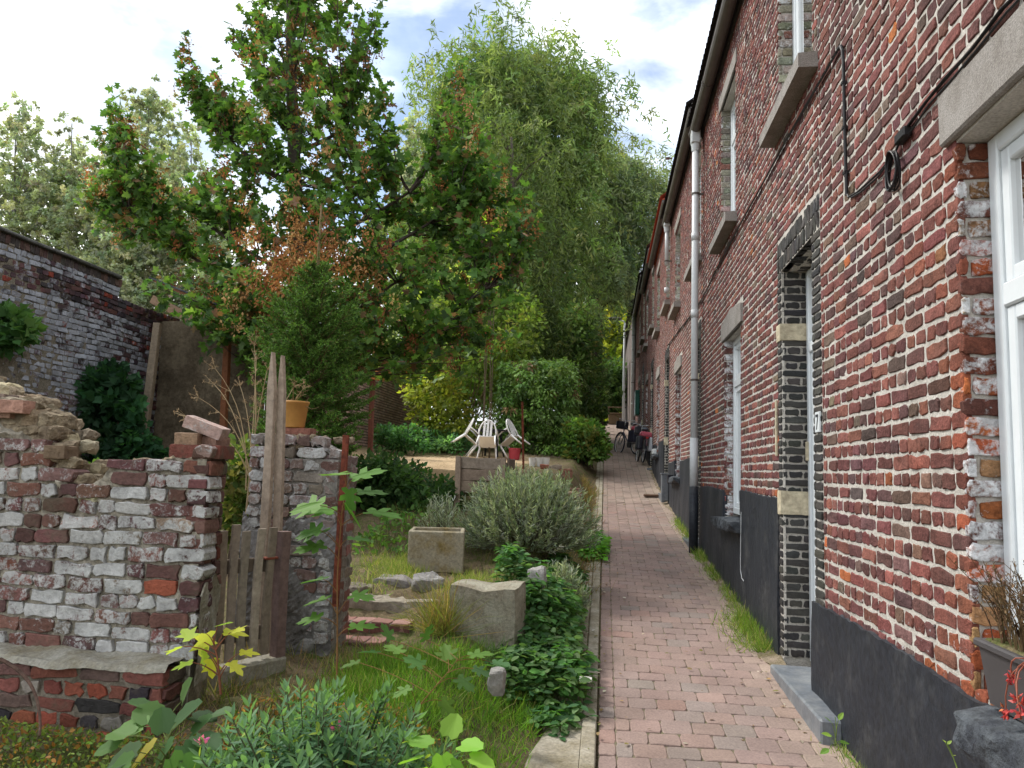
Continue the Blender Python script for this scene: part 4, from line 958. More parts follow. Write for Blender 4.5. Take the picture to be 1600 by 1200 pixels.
s=Soup(); cbox(s,(ca[0],8.53,-.3),(cb_[0]+.1,9.1,.09),.02); part('bed_soil',s,m_soil,root)
ea=P(585,737,10); eb=P(852,741,10); s=Soup(); rr=np.random.default_rng(12)
x=ea[0]
while x<eb[0]: L=rr.uniform(.6,1.1); plank(s,(x,10.0,-.13+rr.normal(0,.006)),(min(x+L,eb[0])-.006,10.0,-.13+rr.normal(0,.006)),.24,.05,(0,0,1),palette(1,[(.30,.22,.13),(.24,.18,.12)],[1,1],rr)[0],rr); x+=L
solo('board_edging',s,m_wood,'long low board edging holding back the sandy yard','edging')
# ------------------------------------------------------------------ tall sooty wall and lean-to on the left
root=thing('garden_wall','tall sooty whitewashed brick wall with dark coping, at the far left','wall',None,(-6.9,8,-.9)); s=Soup(); r_=np.random.default_rng(301)
XL=-6.75; topf=lambda u: np.interp(u,[4,9.62,9.64,11.3],[2.36,2.36,2.2,2.2])
R=brick_rects(4.5,11.2,-1.0,2.36,rng=r_,sl=.185,hl=.095,top=lambda u: topf(u)+.01)
al=r_.uniform(.55,1.15,len(R)); zz=R[:,2]; al-=.35*sst(.75,.2,zz); al-=.5*((zz>1.95)&(zz<2.2)); al-=.25*sst(9.2,10.3,R[:,0]); al=np.clip(al,0,1)
cols=palette(len(R),[(.10,.048,.05),(.075,.046,.053),(.055,.043,.05),(.22,.05,.035)],[4,4,3,.45],r_,.2)
lay_bricks(s,R,lambda u,v,n: np.stack([XL+n+.015*np.sin(u*1.3+v),u,v+.012*np.sin(u*2.3+v*3)],-1),np.hstack([cols,al[:,None]]),.03,0,2,.003,r_,0,.007)
V0=Soup(); cbox(s,(XL-.33,4.5,-1.2),(XL-.012,9.64,2.36),.004,(.3,.3,.3),1); cbox(s,(XL-.33,9.645,-1.2),(XL-.012,11.2,2.2),.004,(.3,.3,.3),1)
part('brickwork',s,[m_oldwall,m_mortar_dark],root)
s=Soup(); q=np.arange(4.5,9.62,.075); R=np.array([(a+.004,a+.07,2.365,2.47) for a in q]); lay_bricks(s,R,lambda u,v,n: np.stack([XL+n+.004,u,v],-1),palette(len(R),[(.06,.05,.048),(.10,.06,.05)],[2,1],r_),.05,0,2,.003,r_,0,.005); cbox(s,(XL-.33,4.5,2.362),(XL-.006,9.62,2.468),.004,(.2,.2,.2),1)
part('soldier_course',s,[m_oldwall,m_mortar_dark],root)
s=Soup(); y=4.5
while y<9.6: cbox(s,(XL-.36,y,2.472),(XL+.05,min(y+.6,9.62)-.004,2.515),.01,(.09,.09,.085),jit=.003,rng=r_); y+=.6
part('coping',s,m_stone,root)
root=thing('lean_to_shed','open lean-to with concrete back wall, grey post and sloping plank roof, against the sooty wall','shed',None,(-5.9,11,-.5))
s=Soup(); us=np.linspace(-6.76,-5.1,40); zs=np.linspace(-.6,2.1,50); V=[(u,10.72+.008*math.sin(u*9+z*5)+r_.normal(0,.002),z) for u in us for z in zs]; I=np.arange(len(V)).reshape(40,50); s.add(np.array(V),[np.stack([I[:-1,:-1],I[1:,:-1],I[1:,1:],I[:-1,1:]],-1).reshape(-1,4)]); cbox(s,(-6.76,10.74,-.6),(-5.1,10.9,2.1),.004)
part('back_wall',s,plain('stained cement wall',(.20,.165,.115),.95,.35,18,.6,.02,.1,(.10,.08,.055),scale2=2.2,thr=(.4,.62)),root)
s=Soup(); a=P(224,655,10.25); b_=P(247,505,10.25); a[2]=-.4; plank(s,a,b_,.11,.09,(1,0,0),(.30,.24,.175),r_,10); part('post',s,m_wood,root)
s=Soup(); plank(s,P(350,700,10.4)*np.array([1,1,0])+np.array([0,0,-.4]),P(356,520,10.4),.09,.09,(1,0,0),(.22,.09,.045),r_,8); part('post',s,m_wood,root)
s=Soup(); plank(s,P(238,468,10.1),P(392,545,10.1),.13,.06,(0,0,1),(.30,.20,.13),r_,10); part('beam',s,m_wood,root)
s=Soup(); a=P(240,440,10.0); b_=P(335,482,10.0)
prism(s,[(a[0],a[2]),(b_[0],b_[2]),(b_[0],b_[2]+.04),(a[0],a[2]+.04)],1.1,(0,10.0,0),(1,0,0),(0,0,1),(0,1,0),(.30,.15,.08)); part('roof',s,m_wood,root)
s=Soup(); prism(s,[(a[0]-.05,a[2]+.044),(b_[0]+.05,b_[2]+.044),(b_[0]+.05,b_[2]+.065),(a[0]-.05,a[2]+.065)],1.2,(0,9.95,0),(1,0,0),(0,0,1),(0,1,0),(.07,.075,.08)); part('roof_felt',s,m_slate,root)
# far shelter post with fascia and the far brick wall
root=thing('shelter','red-brown post with orange fascia board of an open shelter beside the sandy yard','shelter',None,(-5.05,16,.3))
s=Soup(); a=P(578,706,16); b_=P(583,588,16); a[2]=.1; plank(s,a,b_,.10,.10,(1,0,0),(.13,.05,.035),r_,6); part('post',s,m_wood,root)
s=Soup(); c1=P(553,578,15.6); c2=P(598,602,16.3); plank(s,P(540,572,15.9),P(600,590,15.9),.2,.04,(0,0,1),(.42,.17,.06),r_,6); part('fascia',s,m_wood,root)
s=Soup(); q=P(598,584,15.9); prism(s,[(-1.3,.0),(0,0),(0,.05),(-1.3,.05)],.7,(q[0]+.05,15.9,q[2]+.11),(1,0,.12),(0,0,1),(0,1,0),(.12,.06,.04)); part('roof',s,m_wood,root)
s=Soup(); 
for yy in (16.5,): plank(s,(q[0]-1.2,yy,0),(q[0]-1.2,yy,q[2]+.1),.1,.1,(1,0,0),(.13,.05,.035),r_,6)
part('post',s,m_wood,root)
s=Soup(); XB=-6.3; r_=np.random.default_rng(311); root=thing('boundary_wall','brown-pink brick boundary wall with dark bed joints at the back of the yard','wall',None,(-6.4,20,.3))
R=brick_rects(14,27,.0,2.60,rng=r_,bond='stretch',sl=.21,hl=.1,course=.075,joint=.016)
lay_bricks(s,R,lambda u,v,n: np.stack([XB+n,u,v],-1),palette(len(R),[(.36,.24,.21),(.32,.20,.17),(.38,.26,.22)],[1,1,1],r_,.1),.03,0,0,.001,r_,0,.002); cbox(s,(XB-.25,14,-.3),(XB-.008,27,2.6),.003,(.1,.1,.1),1)
part('brickwork',s,[m_pave,plain('dark joints',(.07,.05,.045),.95,.2,20,0)],root)
s=Soup(); cbox(s,(XB-.28,14,2.604),(XB+.03,27,2.66),.01,(.12,.08,.07)); part('coping',s,m_stone,root)
# ------------------------------------------------------------------ white plastic chairs tipped against a dark table
def tf(root,loc,rz,tilt=0): root.location=[float(x) for x in loc]; root.rotation_euler=(float(tilt),0,float(rz))
GC='white plastic chairs tipped against the garden table'
def chair_proto():
    root=thing('plastic_chair','','chair',GC)
    s=Soup(); us=np.linspace(-1,1,9); vs=np.linspace(-1,1,9); V=[(u*.22*(1-.08*(v<0)),v*.22,.43-.012*(1-u*u)+.02*v) for u in us for v in vs]; I=np.arange(81).reshape(9,9); F=np.stack([I[:-1,:-1],I[1:,:-1],I[1:,1:],I[:-1,1:]],-1).reshape(-1,4)
    s.add(V,[F]); s.add(np.array(V)-[0,0,.02],[F[:,::-1]])
    for (a,b_) in (((-.22,.22),(.22,.22)),((-.2,-.22),(.2,-.22)),((-.21,-.22),(-.22,.22)),((.21,-.22),(.22,.22))): tube(s,[(a[0],a[1],.42+.02*np.sign(a[1])),(b_[0],b_[1],.42+.02*np.sign(b_[1]))],.014,6)
    part('seat',s,m_plwhite,root,True)
    t=np.linspace(0,math.pi,17); s=Soup(); arch=np.stack([-.23*np.cos(t),-.22-.14*(.43+.42*np.sin(t)-.43)/.42,.43+.45*np.sin(t)**.8],-1); tube(s,arch,.021,6)
    for x in (-.09,0,.09):
        h=.43+.45*math.sqrt(max(0,1-(x/.23)**2))**.8; V=[]
        for f in np.linspace(0,1,5): z=.42+(h-.43)*f; V+= [(x-.03,-.22-.14*(z-.43)/.42,z),(x+.03,-.22-.14*(z-.43)/.42,z)]
        V=np.array(V); F=np.array([[2*i,2*i+1,2*i+3,2*i+2] for i in range(4)]); s.add(np.vstack([V,V+[0,.012,0]]),[F,F+10])
    part('backrest',s,m_plwhite,root,True)
    for sx in (-1,1):
        s=Soup(); pts=bez((sx*.23,-.27,.62),(sx*.27,0,.68),(sx*.25,.2,.63),7); tube(s,pts,.022,6); tube(s,bez((sx*.25,.2,.63),(sx*.26,.23,.55),(sx*.235,.22,.43),5),.02,6); part('armrest',s,m_plwhite,root,True)
        for sy,e in ((1,(sx*.26,.25,0)),(-1,(sx*.25,-.31,0))):
            s=Soup(); a=np.array((sx*.21,sy*.21,.43)); e=np.array(e,float); tube(s,[a,(a+e)/2,e],[.03,.025,.02],6); part('leg',s,m_plwhite,root,True)
    return root
def copy_thing(o,label):
    c=o.copy(); C.objects.link(c); c['label']=label
    for ch in list(o.children):
        d=ch.copy(); C.objects.link(d); d.parent=c
        for g in list(ch.children): e=g.copy(); C.objects.link(e); e.parent=d
    return c
tcx=P(768,690,17.7); tz=float(gz(tcx[0],17.7)); ch=chair_proto(); ch['label']='middle white plastic chair, its arched back facing the camera'
th=math.radians(44); lift=.86*.25*math.sin(th)
def place(o,dx,dy,rz): 
    o.scale=(.86,.86,.86)
    x,y=tcx[0]+dx,17.7+dy; tf(o,(x,y,float(gz(x,y))+lift),rz,-th)
o2=copy_thing(ch,'left white plastic chair tipped sideways on to the dark table'); o3=copy_thing(ch,'right white plastic chair tipped sideways on to the dark table')
place(ch,-.02,-.66,.05); place(o2,-.72,-.18,-1.25); place(o3,.66,-.15,1.2)
root=thing('garden_table','dark blue round plastic table hidden among the tipped white chairs','table',None,(tcx[0],17.7,tz))
s=Soup(); lathe(s,[(0,.60),(.40,.60),(.43,.61),(.43,.635),(.40,.64),(0,.64)],(tcx[0],17.7,tz),28); part('tabletop',s,m_dark,root)
for k in range(4):
    a=k*math.pi/2+.6; s=Soup(); tube(s,[(tcx[0]+.22*math.cos(a),17.7+.22*math.sin(a),tz+.60),(tcx[0]+.34*math.cos(a),17.7+.34*math.sin(a),tz)],[.035,.02],8); part('leg',s,m_dark,root)
bk=P(806,712,17.2); bz=float(gz(bk[0],17.2)); s=Soup(); lathe(s,[(0,0),(.11,0),(.14,.26),(.145,.26),(.14,.27),(.12,.02)],(bk[0]-.05,17.35,bz),20); solo('red_bucket',s,plain('dull red plastic',(.42,.05,.07),.5,.1,10,0),'dull red plastic bucket beside the right white chair','bucket')
# rusty pole by the hedge, debris
s=Soup(); a=P(818,742,12.5); tube(s,[(a[0],12.5,float(gz(a[0],12.5))-.1),P(816,628,12.5)],.02,6); solo('rusty_pole',s,m_rust,'thin rusty pole standing in front of the clipped hedge','pole')
r_=np.random.default_rng(55)
for k,(x,y,d,sz,col,lb) in enumerate(((852,722,13.2,(.16,.12,.1),(.30,.12,.08),'broken red tile left of the rubble patch beside the path'),(868,728,12.6,(.2,.15,.12),(.36,.3,.24),'pale rubble lump between the broken red tiles'),(884,730,12.2,(.22,.05,.2),(.26,.13,.09),'upright broken red-brown tile amid the rubble beside the path'),(900,726,12.0,(.2,.06,.2),(.3,.17,.12),'leaning brown tile fragment nearest the path'),(910,745,11.2,(.26,.2,.1),(.38,.3,.2),'sandy flat stone at the rubble foot by the kerb'),(893,742,11.5,(.18,.14,.09),(.33,.24,.16),'brownish stone in front of the upright broken tile'))):
    c=P(x,y,d); c[2]=float(gz(c[0],d))+sz[2]*.3; s=Soup(); rock(s,c,sz,700+k,col,rough=.25,box=.8); solo('rubble_stone',s,m_stone,lb,'rubble')
# white pots
for k,(x,lb) in enumerate(((832,'left white plastic pot in a row before the hedge'),(843,'middle white plastic pot in a row before the hedge'),(853,'right white plastic pot in a row before the hedge'))):
    c=P(x,722,14.2); z=float(gz(c[0],14.2)); s=Soup(); lathe(s,[(0,0),(.05,0),(.075,.17),(.08,.17),(.07,.15),(.05,.02)],(c[0],14.2,z),14); solo('white_pot',s,m_plwhite,lb,'pot','white pots before the hedge')
# ------------------------------------------------------------------ bicycles
def bicycle(loc,rz,lean,label,fcol,bags,bagcols=((.55,.56,.6),(.03,.03,.04)),seat_col=(.1,.12,.14)):
    root=thing('bicycle',label,'bicycle','bicycles leaning by the brick row')
    R_=.335
    def wheel(y):
        w_=Soup(); t=np.linspace(0,2*math.pi,33); 
        for k in range(16): a=k*2*math.pi/16+.1; tube(w_,[(.0,y,R_),(0,y+.31*math.cos(a),R_+.31*math.sin(a))],.0022,3,(.5,.5,.5),cap=False)
        tube(w_,[(-.05,y,R_),(.05,y,R_)],.022,8,(.4,.4,.4)); W_=part('wheel',w_,m_bikemetal,root)
        s=Soup(); tube(s,np.stack([0*t,y+(R_-.018)*np.cos(t),R_+(R_-.018)*np.sin(t)],-1),.021,7,(.02,.02,.02),cap=False); sub('tyre',s,m_dark,W_,True)
        s=Soup(); tube(s,np.stack([0*t,y+(R_-.045)*np.cos(t),R_+(R_-.045)*np.sin(t)],-1),.010,5,(.6,.6,.62),cap=False); sub('rim',s,m_bikemetal,W_,True)
    wheel(-.53); wheel(.55)
    s=Soup(); bb=(0,-.08,.28); st=(0,-.24,.78); hd=(0,.33,.86); hb=(0,.36,.68)
    for a,b_ in ((bb,st),(bb,hb),((0,-.18,.6),hd),(hd,hb)): tube(s,[a,b_],.017,8,fcol)
    for x in (-.05,.05): tube(s,[bb,(x,-.53,R_)],.010,6,fcol); tube(s,[(0,-.22,.72),(x,-.53,R_)],.009,6,fcol); tube(s,[hb,(x,.45,.52),(x,.55,R_)],.012,6,fcol)
    t=np.linspace(.3,2.6,12)
    for yc in (-.53,.55): 
        pts=np.stack([0*t,yc-(R_+.02)*np.cos(t),R_+(R_+.02)*np.sin(t)],-1); tube(s,pts,.016,5,fcol)
    tube(s,[(-.03,-.08,.28),(.03,-.08,.28)],.09,14,(.05,.05,.05)); tube(s,[(.09,-.08,.28),(.09,-.02,.12)],.008,5,(.3,.3,.3)); tube(s,[(-.09,-.08,.28),(-.09,-.14,.44)],.008,5,(.3,.3,.3))
    part('frame',s,m_bikemetal,root)
    s=Soup(); rock(s,(0,-.27,.9),(.17,.27,.085),4,seat_col,rough=.03,box=.3); tube(s,[(0,-.24,.76),(0,-.26,.88)],.013,6,(.5,.5,.5)); part('saddle',s,m_bikemetal,root,True)
    s=Soup(); tube(s,[hd,(0,.30,1.0)],.013,6,(.5,.5,.5)); tube(s,[(-.29,.12,1.02),(-.24,.25,1.06),(0,.31,1.03),(.24,.25,1.06),(.29,.12,1.02)],.012,6,(.55,.55,.57)); part('handlebar',s,m_bikemetal,root,True)
    s=Soup(); 
    for x in (-.06,.06): tube(s,[(x,-.28,.68),(x,-.78,.68),(x,-.53,R_)],.006,5,(.08,.08,.08))
    for y in (-.4,-.55,-.76): tube(s,[(-.06,y,.68),(.06,y,.68)],.006,5,(.08,.08,.08))
    cbox(s,(-.035,-.83,.62),(.035,-.79,.67),.006,(.5,.03,.03)); part('luggage_rack',s,m_bikemetal,root)
    if bags:
        for x,cb in zip((-1,1),bagcols):
            s=Soup(); rock(s,(x*.155,-.55,.50),(.15,.36,.36),20+x,cb,rough=.06,box=.7); part('pannier',s,m_bikemetal,root,True)
        s=Soup(); rock(s,(0,-.52,.74),(.3,.34,.14),26,(.5,.09,.13),rough=.1,box=.5); part('rack_bag',s,m_bikemetal,root,True)
    s=Soup(); rock(s,(0,.5,.9),(.34,.24,.24),27,(.03,.03,.04) ,rough=.05,box=.8); part('front_basket',s,m_bikemetal,root)
    root.location=[float(v) for v in loc]; root.rotation_euler=(0,float(lean),float(rz)); return root
b1=P(1001,715,20.3); bicycle((b1[0],20.75,float(zp(20.75))+.0),.10,.10,'nearest bicycle seen from behind, with black and white panniers and a pink rack bag',(.10,.02,.03),True,((.02,.02,.03),(.55,.56,.6)))
bicycle((.68,23.0,float(zp(23))),.45,.10,'second bicycle behind the first, its black wheel turned out into the path',(.03,.03,.05),True,((.03,.03,.05),(.03,.03,.05)))
# ------------------------------------------------------------------ grey house at the end of the row, street lamp, bench-like barrow
root=thing('grey_house','grey rendered narrow house at the far end of the row behind the last downpipe','house',None,(2.2,38,2))
s=Soup(); ops=[(32.2,33.2,3.2,5.3),(34.8,35.8,2.4,5.2),(38,39,3.4,5.4),(41,42,3.6,5.6)]
sheet_cells(s,30.51,46,.9,7.0,ops,lambda u,v,n: np.stack([1.12-n,u,v],-1),0,-.25,(.25,.22,.21),0)
part('wall',s,plain('grey brown render',(.20,.165,.15),.9,.25,12,.3,.01,.1,(.13,.11,.10),scale2=2),root)
for (a,b_,c_,d_) in ops: window(root,a,b_,c_+.02,d_,1.25,None,5,False)
s=Soup(); prism(s,[(.9,7.0),(5,9.2),(9,7.0)],15.4,(0,30.53,0),(1,0,0),(0,0,1),(0,1,0)); part('roof',s,m_rooftile,root)
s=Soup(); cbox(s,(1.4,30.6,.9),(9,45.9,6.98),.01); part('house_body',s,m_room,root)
lp=P(976,520,36); root=thing('street_lamp','grey street lamp with flat head leaning over the lane at its far end','street lamp',None,(lp[0],36,2.2))
zt_=P(976,505,36)[2]; s=Soup(); tube(s,[(lp[0],36,2.0),(lp[0],36,zt_)],[.07,.05],10,(.4,.4,.4)); part('pole',s,m_pipe,root,True)
s=Soup(); e=P(966,500,36); tube(s,[(lp[0],36,zt_),(lp[0]-.06,36,zt_+.1),e],.03,8); part('arm',s,m_pipe,root,True)
s=Soup(); rock(s,P(961,498,36),(.62,.22,.16),3,(.3,.3,.32),rough=.02,box=.4); part('lamp_head',s,m_gutter,root,True)
s=Soup(); c=P(964,655,36); cbox(s,(-.35,-.3,0),(.35,.3,.5),.02,(.17,.12,.075),o=(c[0]-.05,38,float(zp(38)))); cbox(s,(-.4,-.35,.5),(.4,.35,.56),.01,(.19,.135,.085),o=(c[0]-.05,38,float(zp(38)))); cbox(s,(-.38,-.33,.8),(.38,-.28,.86),.01,(.19,.135,.085),o=(c[0]-.05,38,float(zp(38))));
for x in (-.34,.34): cbox(s,(x-.03,-.33,.565),(x+.03,-.28,.795),.005,(.15,.11,.07),o=(c[0]-.05,38,float(zp(38))))
solo('wooden_crate',s,m_wood,'brown wooden crate standing where the lane ends under the trees','crate')
# ------------------------------------------------------------------ vegetation
def half(pts): pts=np.array(pts,float); return pts
def mirror(right, fold=.12):
    """leaf from the right half outline [(x,y)...] that starts at the base and ends at the tip"""
    R=np.array([(x,y,fold*x-.10*y*y) for x,y in right]); L=np.array([(-x,y,fold*x-.10*y*y) for x,y in right[1:-1]])
    n=len(right); V=np.vstack([R,L]); f1=list(range(n)); f2=[0]+[n-1]+list(range(n-1+len(L),n-1,-1))
    return V,[f1,f2]
T_OV=mirror([(0,0),(.24,.25),(.27,.5),(.16,.8),(0,1)])
T_NAR=mirror([(0,0),(.11,.3),(.10,.65),(0,1)])
T_MAPLE=mirror([(0,0),(.17,-.06),(.44,.04),(.25,.25),(.57,.60),(.21,.58),(.2,.78),(0,1)],.08)
T_LOBE=mirror([(0,.0),(.16,-.10),(.42,-.02),(.36,.10),(.20,.20),(.50,.30),(.60,.52),(.46,.50),(.20,.46),(.30,.68),(.26,.88),(.14,.84),(0,1.05)],.10)
T_ROUND=mirror([(0,.02),(.2,-.1),(.42,.05),(.44,.25),(.54,.36),(.44,.6),(.36,.68),(.30,.85),(.1,.93),(0,.98)],.16)
T_IVY=mirror([(0,0),(.28,-.04),(.36,.22),(.46,.42),(.22,.6),(0,1)],.1)
T_WIL=(np.array([(0,0,0),(.09,.45,.01),(0,1,-.06),(-.09,.45,.01)]),[[0,1,2,3]])
T_QUAD=(np.array([(0,0,0),(.33,.45,.05),(0,1,-.08),(-.33,.45,.05)]),[[0,1,2,3]])
T_NEED=(np.array([(-.07,0,0),(.07,0,0),(.05,.8,0),(0,1,0),(-.05,.8,0)]),[[0,1,2,3,4]])
LEAFGAIN=1.45
def unit(v): return v/np.maximum(np.linalg.norm(v,axis=-1,keepdims=True),1e-9)
def leaves(s,T,pos,dirs,normals,sizes,cols,wid=1.):
    y=unit(np.asarray(dirs,float)); z=np.asarray(normals,float); z=z-y*(z*y).sum(-1,keepdims=True); z=unit(z); x=np.cross(y,z)
    sz=np.asarray(sizes,float)[:,None]
    M=np.stack([x*sz*wid,y*sz,z*sz],-1); cols=np.asarray(cols,float)*LEAFGAIN; s.inst(T[0],T[1],M,np.asarray(pos,float),np.minimum(cols,.6))
def rv(r,n,up=0.): v=r.normal(0,1,(n,3)); v[:,2]+=up; return unit(v)
def pal(r,n,cols,w=None,jit=.2): return palette(n,cols,w or [1]*len(cols),r,jit)
def env(rows,n,Yc,dY,r,shell=0.):
    rows=sorted(rows); ys=np.array([q[0] for q in rows],float); a=np.array([q[1] for q in rows],float); b=np.array([q[2] for q in rows],float)
    yy=np.linspace(ys[0],ys[-1],200); w=np.interp(yy,ys,b-a)+1; c=np.cumsum(w); y=np.interp(r.random(n)*c[-1],c,yy)
    x0=np.interp(y,ys,a); x1=np.interp(y,ys,b); f=r.uniform(-1,1,n); 
    x=(x0+x1)/2+f*(x1-x0)/2; dep=np.sqrt(np.maximum(0,1-f*f)); D=Yc+dY*dep*r.uniform(-1,1,n)
    return np.array([P(x[i],y[i],D[i]) for i in range(n)])
BARK=(.075,.06,.05)
def strand_tree(name,label,cat,rows,Yc,dY,n,k,leaf,L,pals,seed,trunk,wts=None,group=None,wid=1.,T=T_WIL,spread=.16,nl=24,droop=1.,tr=.3,clump=None,bark=BARK,mat=None,jit=.22,hide=True):
    r=np.random.default_rng(seed); pts=env(rows,n,Yc,dY,r)
    if clump:                                              # gather strands into clumps so that gaps open between them
        cc=env(rows,clump[0],Yc,dY,r); idx=r.integers(0,clump[0],n); m=r.random(n)<clump[2]
        pts=np.where(m[:,None],cc[idx]+r.normal(0,clump[1],(n,3)),pts)
    base=np.array(trunk[0],float); base[2]=float(gz(base[0],base[1]))-.1 if base[2] is None or math.isnan(base[2]) else base[2]
    root=thing(name,label,cat,group,base); top=np.array(trunk[1],float)
    s=Soup(); t=np.linspace(0,1,10); tp=base+(top-base)*t[:,None]+np.stack([.12*np.sin(t*5+seed),.1*np.cos(t*4),0*t],-1)*tr*2; tube(s,tp,tr*(1-.85*t),9,bark); part('trunk',s,m_bark,root,True)
    s=Soup()
    for i in r.choice(n,min(nl,n),replace=False):
        e=pts[i]; dd=np.linalg.norm((e-base)[:2]); za=np.clip((e[2]-base[2]-dd*.8)/(top[2]-base[2]),.12,.92); a=np.array([np.interp(za,t,tp[:,j]) for j in range(3)])
        q=bez(a,a+(e-a)*np.array([.35,.35,.75]),e,7)+r.normal(0,.03,(7,3)); tube(s,q,np.linspace(tr*(1-.85*za)*.5+.01,.008,7),5,bark,cap=False)
    part('limbs',s,m_bark,root,True)
    s=Soup(); off=np.linspace(0,1,k)
    dl=rv(r,n,0); dl[:,2]*=.4; ll=r.uniform(.5,1.2,n)*L
    f=off[None,:,None]; pp=pts[:,None,:]+dl[:,None,:]*f*ll[:,None,None]*(.55)+np.stack([0*f[...,0],0*f[...,0],-f[...,0]**1.5],-1)*ll[:,None,None]*droop
    pp=pp+r.normal(0,spread*.25,pp.shape)*leaf*2; N=n*k; pos=pp.reshape(-1,3)
    d=rv(r,N,0)*.8+np.array([0,0,-.75*droop]); nm=rv(r,N,.6)
    base_c=pal(r,n,pals,wts,jit); c=np.repeat(base_c,k,0)*np.exp(r.normal(0,.14,(N,1)))
    leaves(s,T,pos,d,nm,leaf*r.uniform(.7,1.25,N),c,wid); part('foliage',s,mat or m_leaf,root); return root
def clump_shrub(name,label,cat,rows,Yc,dY,ncl,k,rc,leaf,T,pals,seed,wts=None,group=None,mat=None,stems=12,up=.5,wid=1.,ground=True,jit=.2,stemcol=(.12,.09,.06),out=.9,droop=0.):
    r=np.random.default_rng(seed); cen=env(rows,ncl,Yc,dY,r); mid=cen.mean(0); gx,gy=mid[0],mid[1]; base=np.array([gx,gy,float(gz(gx,gy))-.05]) if ground else np.array([gx,gy,cen[:,2].min()])
    root=thing(name,label,cat,group,base)
    if stems:
        s=Soup()
        for i in r.choice(ncl,min(stems,ncl),replace=False):
            b0=base+np.array([r.normal(0,.12),r.normal(0,.12),0]); tube(s,bez(b0,b0+(cen[i]-b0)*np.array([.3,.3,.7]),cen[i],6),np.linspace(.012+.01*rc,.004,6),5,stemcol,cap=False)
        part('stems',s,m_bark,root)
    s=Soup(); N=ncl*k; c=np.repeat(cen,k,0); o=rv(r,N,.2)*(r.random((N,1))**.45)*rc*np.array([1,1,.8]); pos=c+o
    d=unit(o)*out+rv(r,N)*.6+np.array([0,0,-droop]); nm=rv(r,N,up*2)+unit(o)*.4
    cc=np.repeat(pal(r,ncl,pals,wts,jit),k,0)*np.exp(r.normal(0,.16,(N,1)))
    leaves(s,T,pos,d,nm,leaf*r.uniform(.65,1.2,N),cc,wid); part('foliage',s,mat or m_leaf,root); return root
nan=float('nan')
def gp(x,y,D): c=P(x,y,D); return (c[0],D,float(gz(c[0],D))-.1)
# far poplars beyond the tall wall, leaf colours paled to stand for haze
for k,(xc,yt,w_,D,lab_) in enumerate(((25,168,62,46,'leftmost pale grey-green poplar beyond the tall wall'),(112,178,58,48,'second pale poplar from the left, with a rounded top, beyond the tall wall'),(165,235,62,44,'low yellowish poplar left of the sycamore branch, beyond the tall wall'),(232,150,52,49,'tallest thin poplar seen just left of the sycamore'),(300,205,60,45,'hazy poplar half hidden behind the left side of the sycamore'),(655,172,34,50,'pale poplar peeping out between the sycamore and the willow'))):
    rows=[(yt,xc-12,xc+12),(yt+50,xc-w_*.55,xc+w_*.5),(yt+130,xc-w_,xc+w_),(400,xc-w_*1.15,xc+w_*1.1),(560,xc-w_*.8,xc+w_*.8)]
    tp=P(xc,yt+15,D); strand_tree('poplar_tree',lab_,'tree',rows,D,2.2,1150,28,.24,1.0,[(.21,.235,.175),(.18,.205,.15),(.25,.265,.18)],900+k,(gp(xc+5,560,D),tp),group='pale poplars beyond the tall wall',T=T_QUAD,spread=.5,nl=34,droop=.3,tr=.17,clump=(34,.75,.8),bark=(.16,.15,.14))
# willow and its neighbours
strand_tree('willow_tree','tall grey-green weeping willow rising behind the yard in the middle of the photo','tree',[(76,765,845),(98,720,880),(110,700,925),(160,690,945),(250,672,948),(330,655,915),(430,660,890),(560,690,900)],27,2.6,5000,26,.27,1.5,[(.105,.15,.055),(.14,.185,.07),(.075,.11,.045),(.18,.21,.09)],920,(gp(805,640,27),P(800,95,27)),wts=[4,3,3,1.6],droop=.55,spread=.6,nl=40,clump=(80,.8,.5),wid=1.3)
strand_tree('willow_tree','smaller drooping willow right of the tall one, against the sky over the lane end','tree',[(215,905,945),(250,930,1010),(290,925,1050),(340,930,1035),(400,905,1010),(455,925,985)],31,2.,1250,26,.25,1.5,[(.13,.165,.085),(.16,.19,.11),(.09,.12,.075)],921,(gp(935,640,31),P(940,240,31)),droop=.65,spread=.55,nl=34,clump=(46,.7,.55),tr=.26,wid=1.3)
strand_tree('ivy_clad_tree','dark narrow ivy-clad tree with hanging shoots in front of the big willow','tree',[(185,775,840),(240,755,870),(350,745,880),(480,735,880),(600,745,905),(660,770,900)],22.5,1.5,950,24,.20,1.5,[(.065,.095,.03),(.09,.12,.04),(.045,.065,.025)],922,(gp(800,660,22.5),P(800,215,22.5)),droop=.85,spread=.3,nl=20,clump=(40,.5,.5),wid=1.3,tr=.24)
strand_tree('round_leaved_tree','mid-green tree behind the elder thicket, low left of the willow','tree',[(330,590,700),(400,560,760),(500,540,800),(620,560,800)],30,2.2,620,24,.26,.8,[(.09,.14,.04),(.125,.175,.05),(.065,.10,.035)],923,(gp(660,640,30),P(660,350,30)),T=T_QUAD,droop=.35,spread=.4,nl=16)
strand_tree('dark_tree','dark green tree closing the far end of the lane under the sky gap','tree',[(400,930,985),(450,925,1000),(520,925,1000),(600,930,990),(668,935,985)],58,3.,620,24,.5,1.6,[(.065,.10,.045),(.10,.14,.055),(.14,.15,.055)],924,(gp(955,640,58),P(962,420,58)),T=T_QUAD,droop=.4,spread=.5,nl=10)
strand_tree('yellow_tree','bright yellow-green tree behind the street lamp at the lane end','tree',[(468,938,962),(500,925,985),(560,925,985),(620,932,985),(660,938,975)],49,2.,420,22,.34,1.0,[(.30,.30,.03),(.22,.26,.03),(.14,.19,.03)],925,(gp(958,650,49),P(955,480,49)),T=T_QUAD,droop=.4,spread=.45,nl=10)
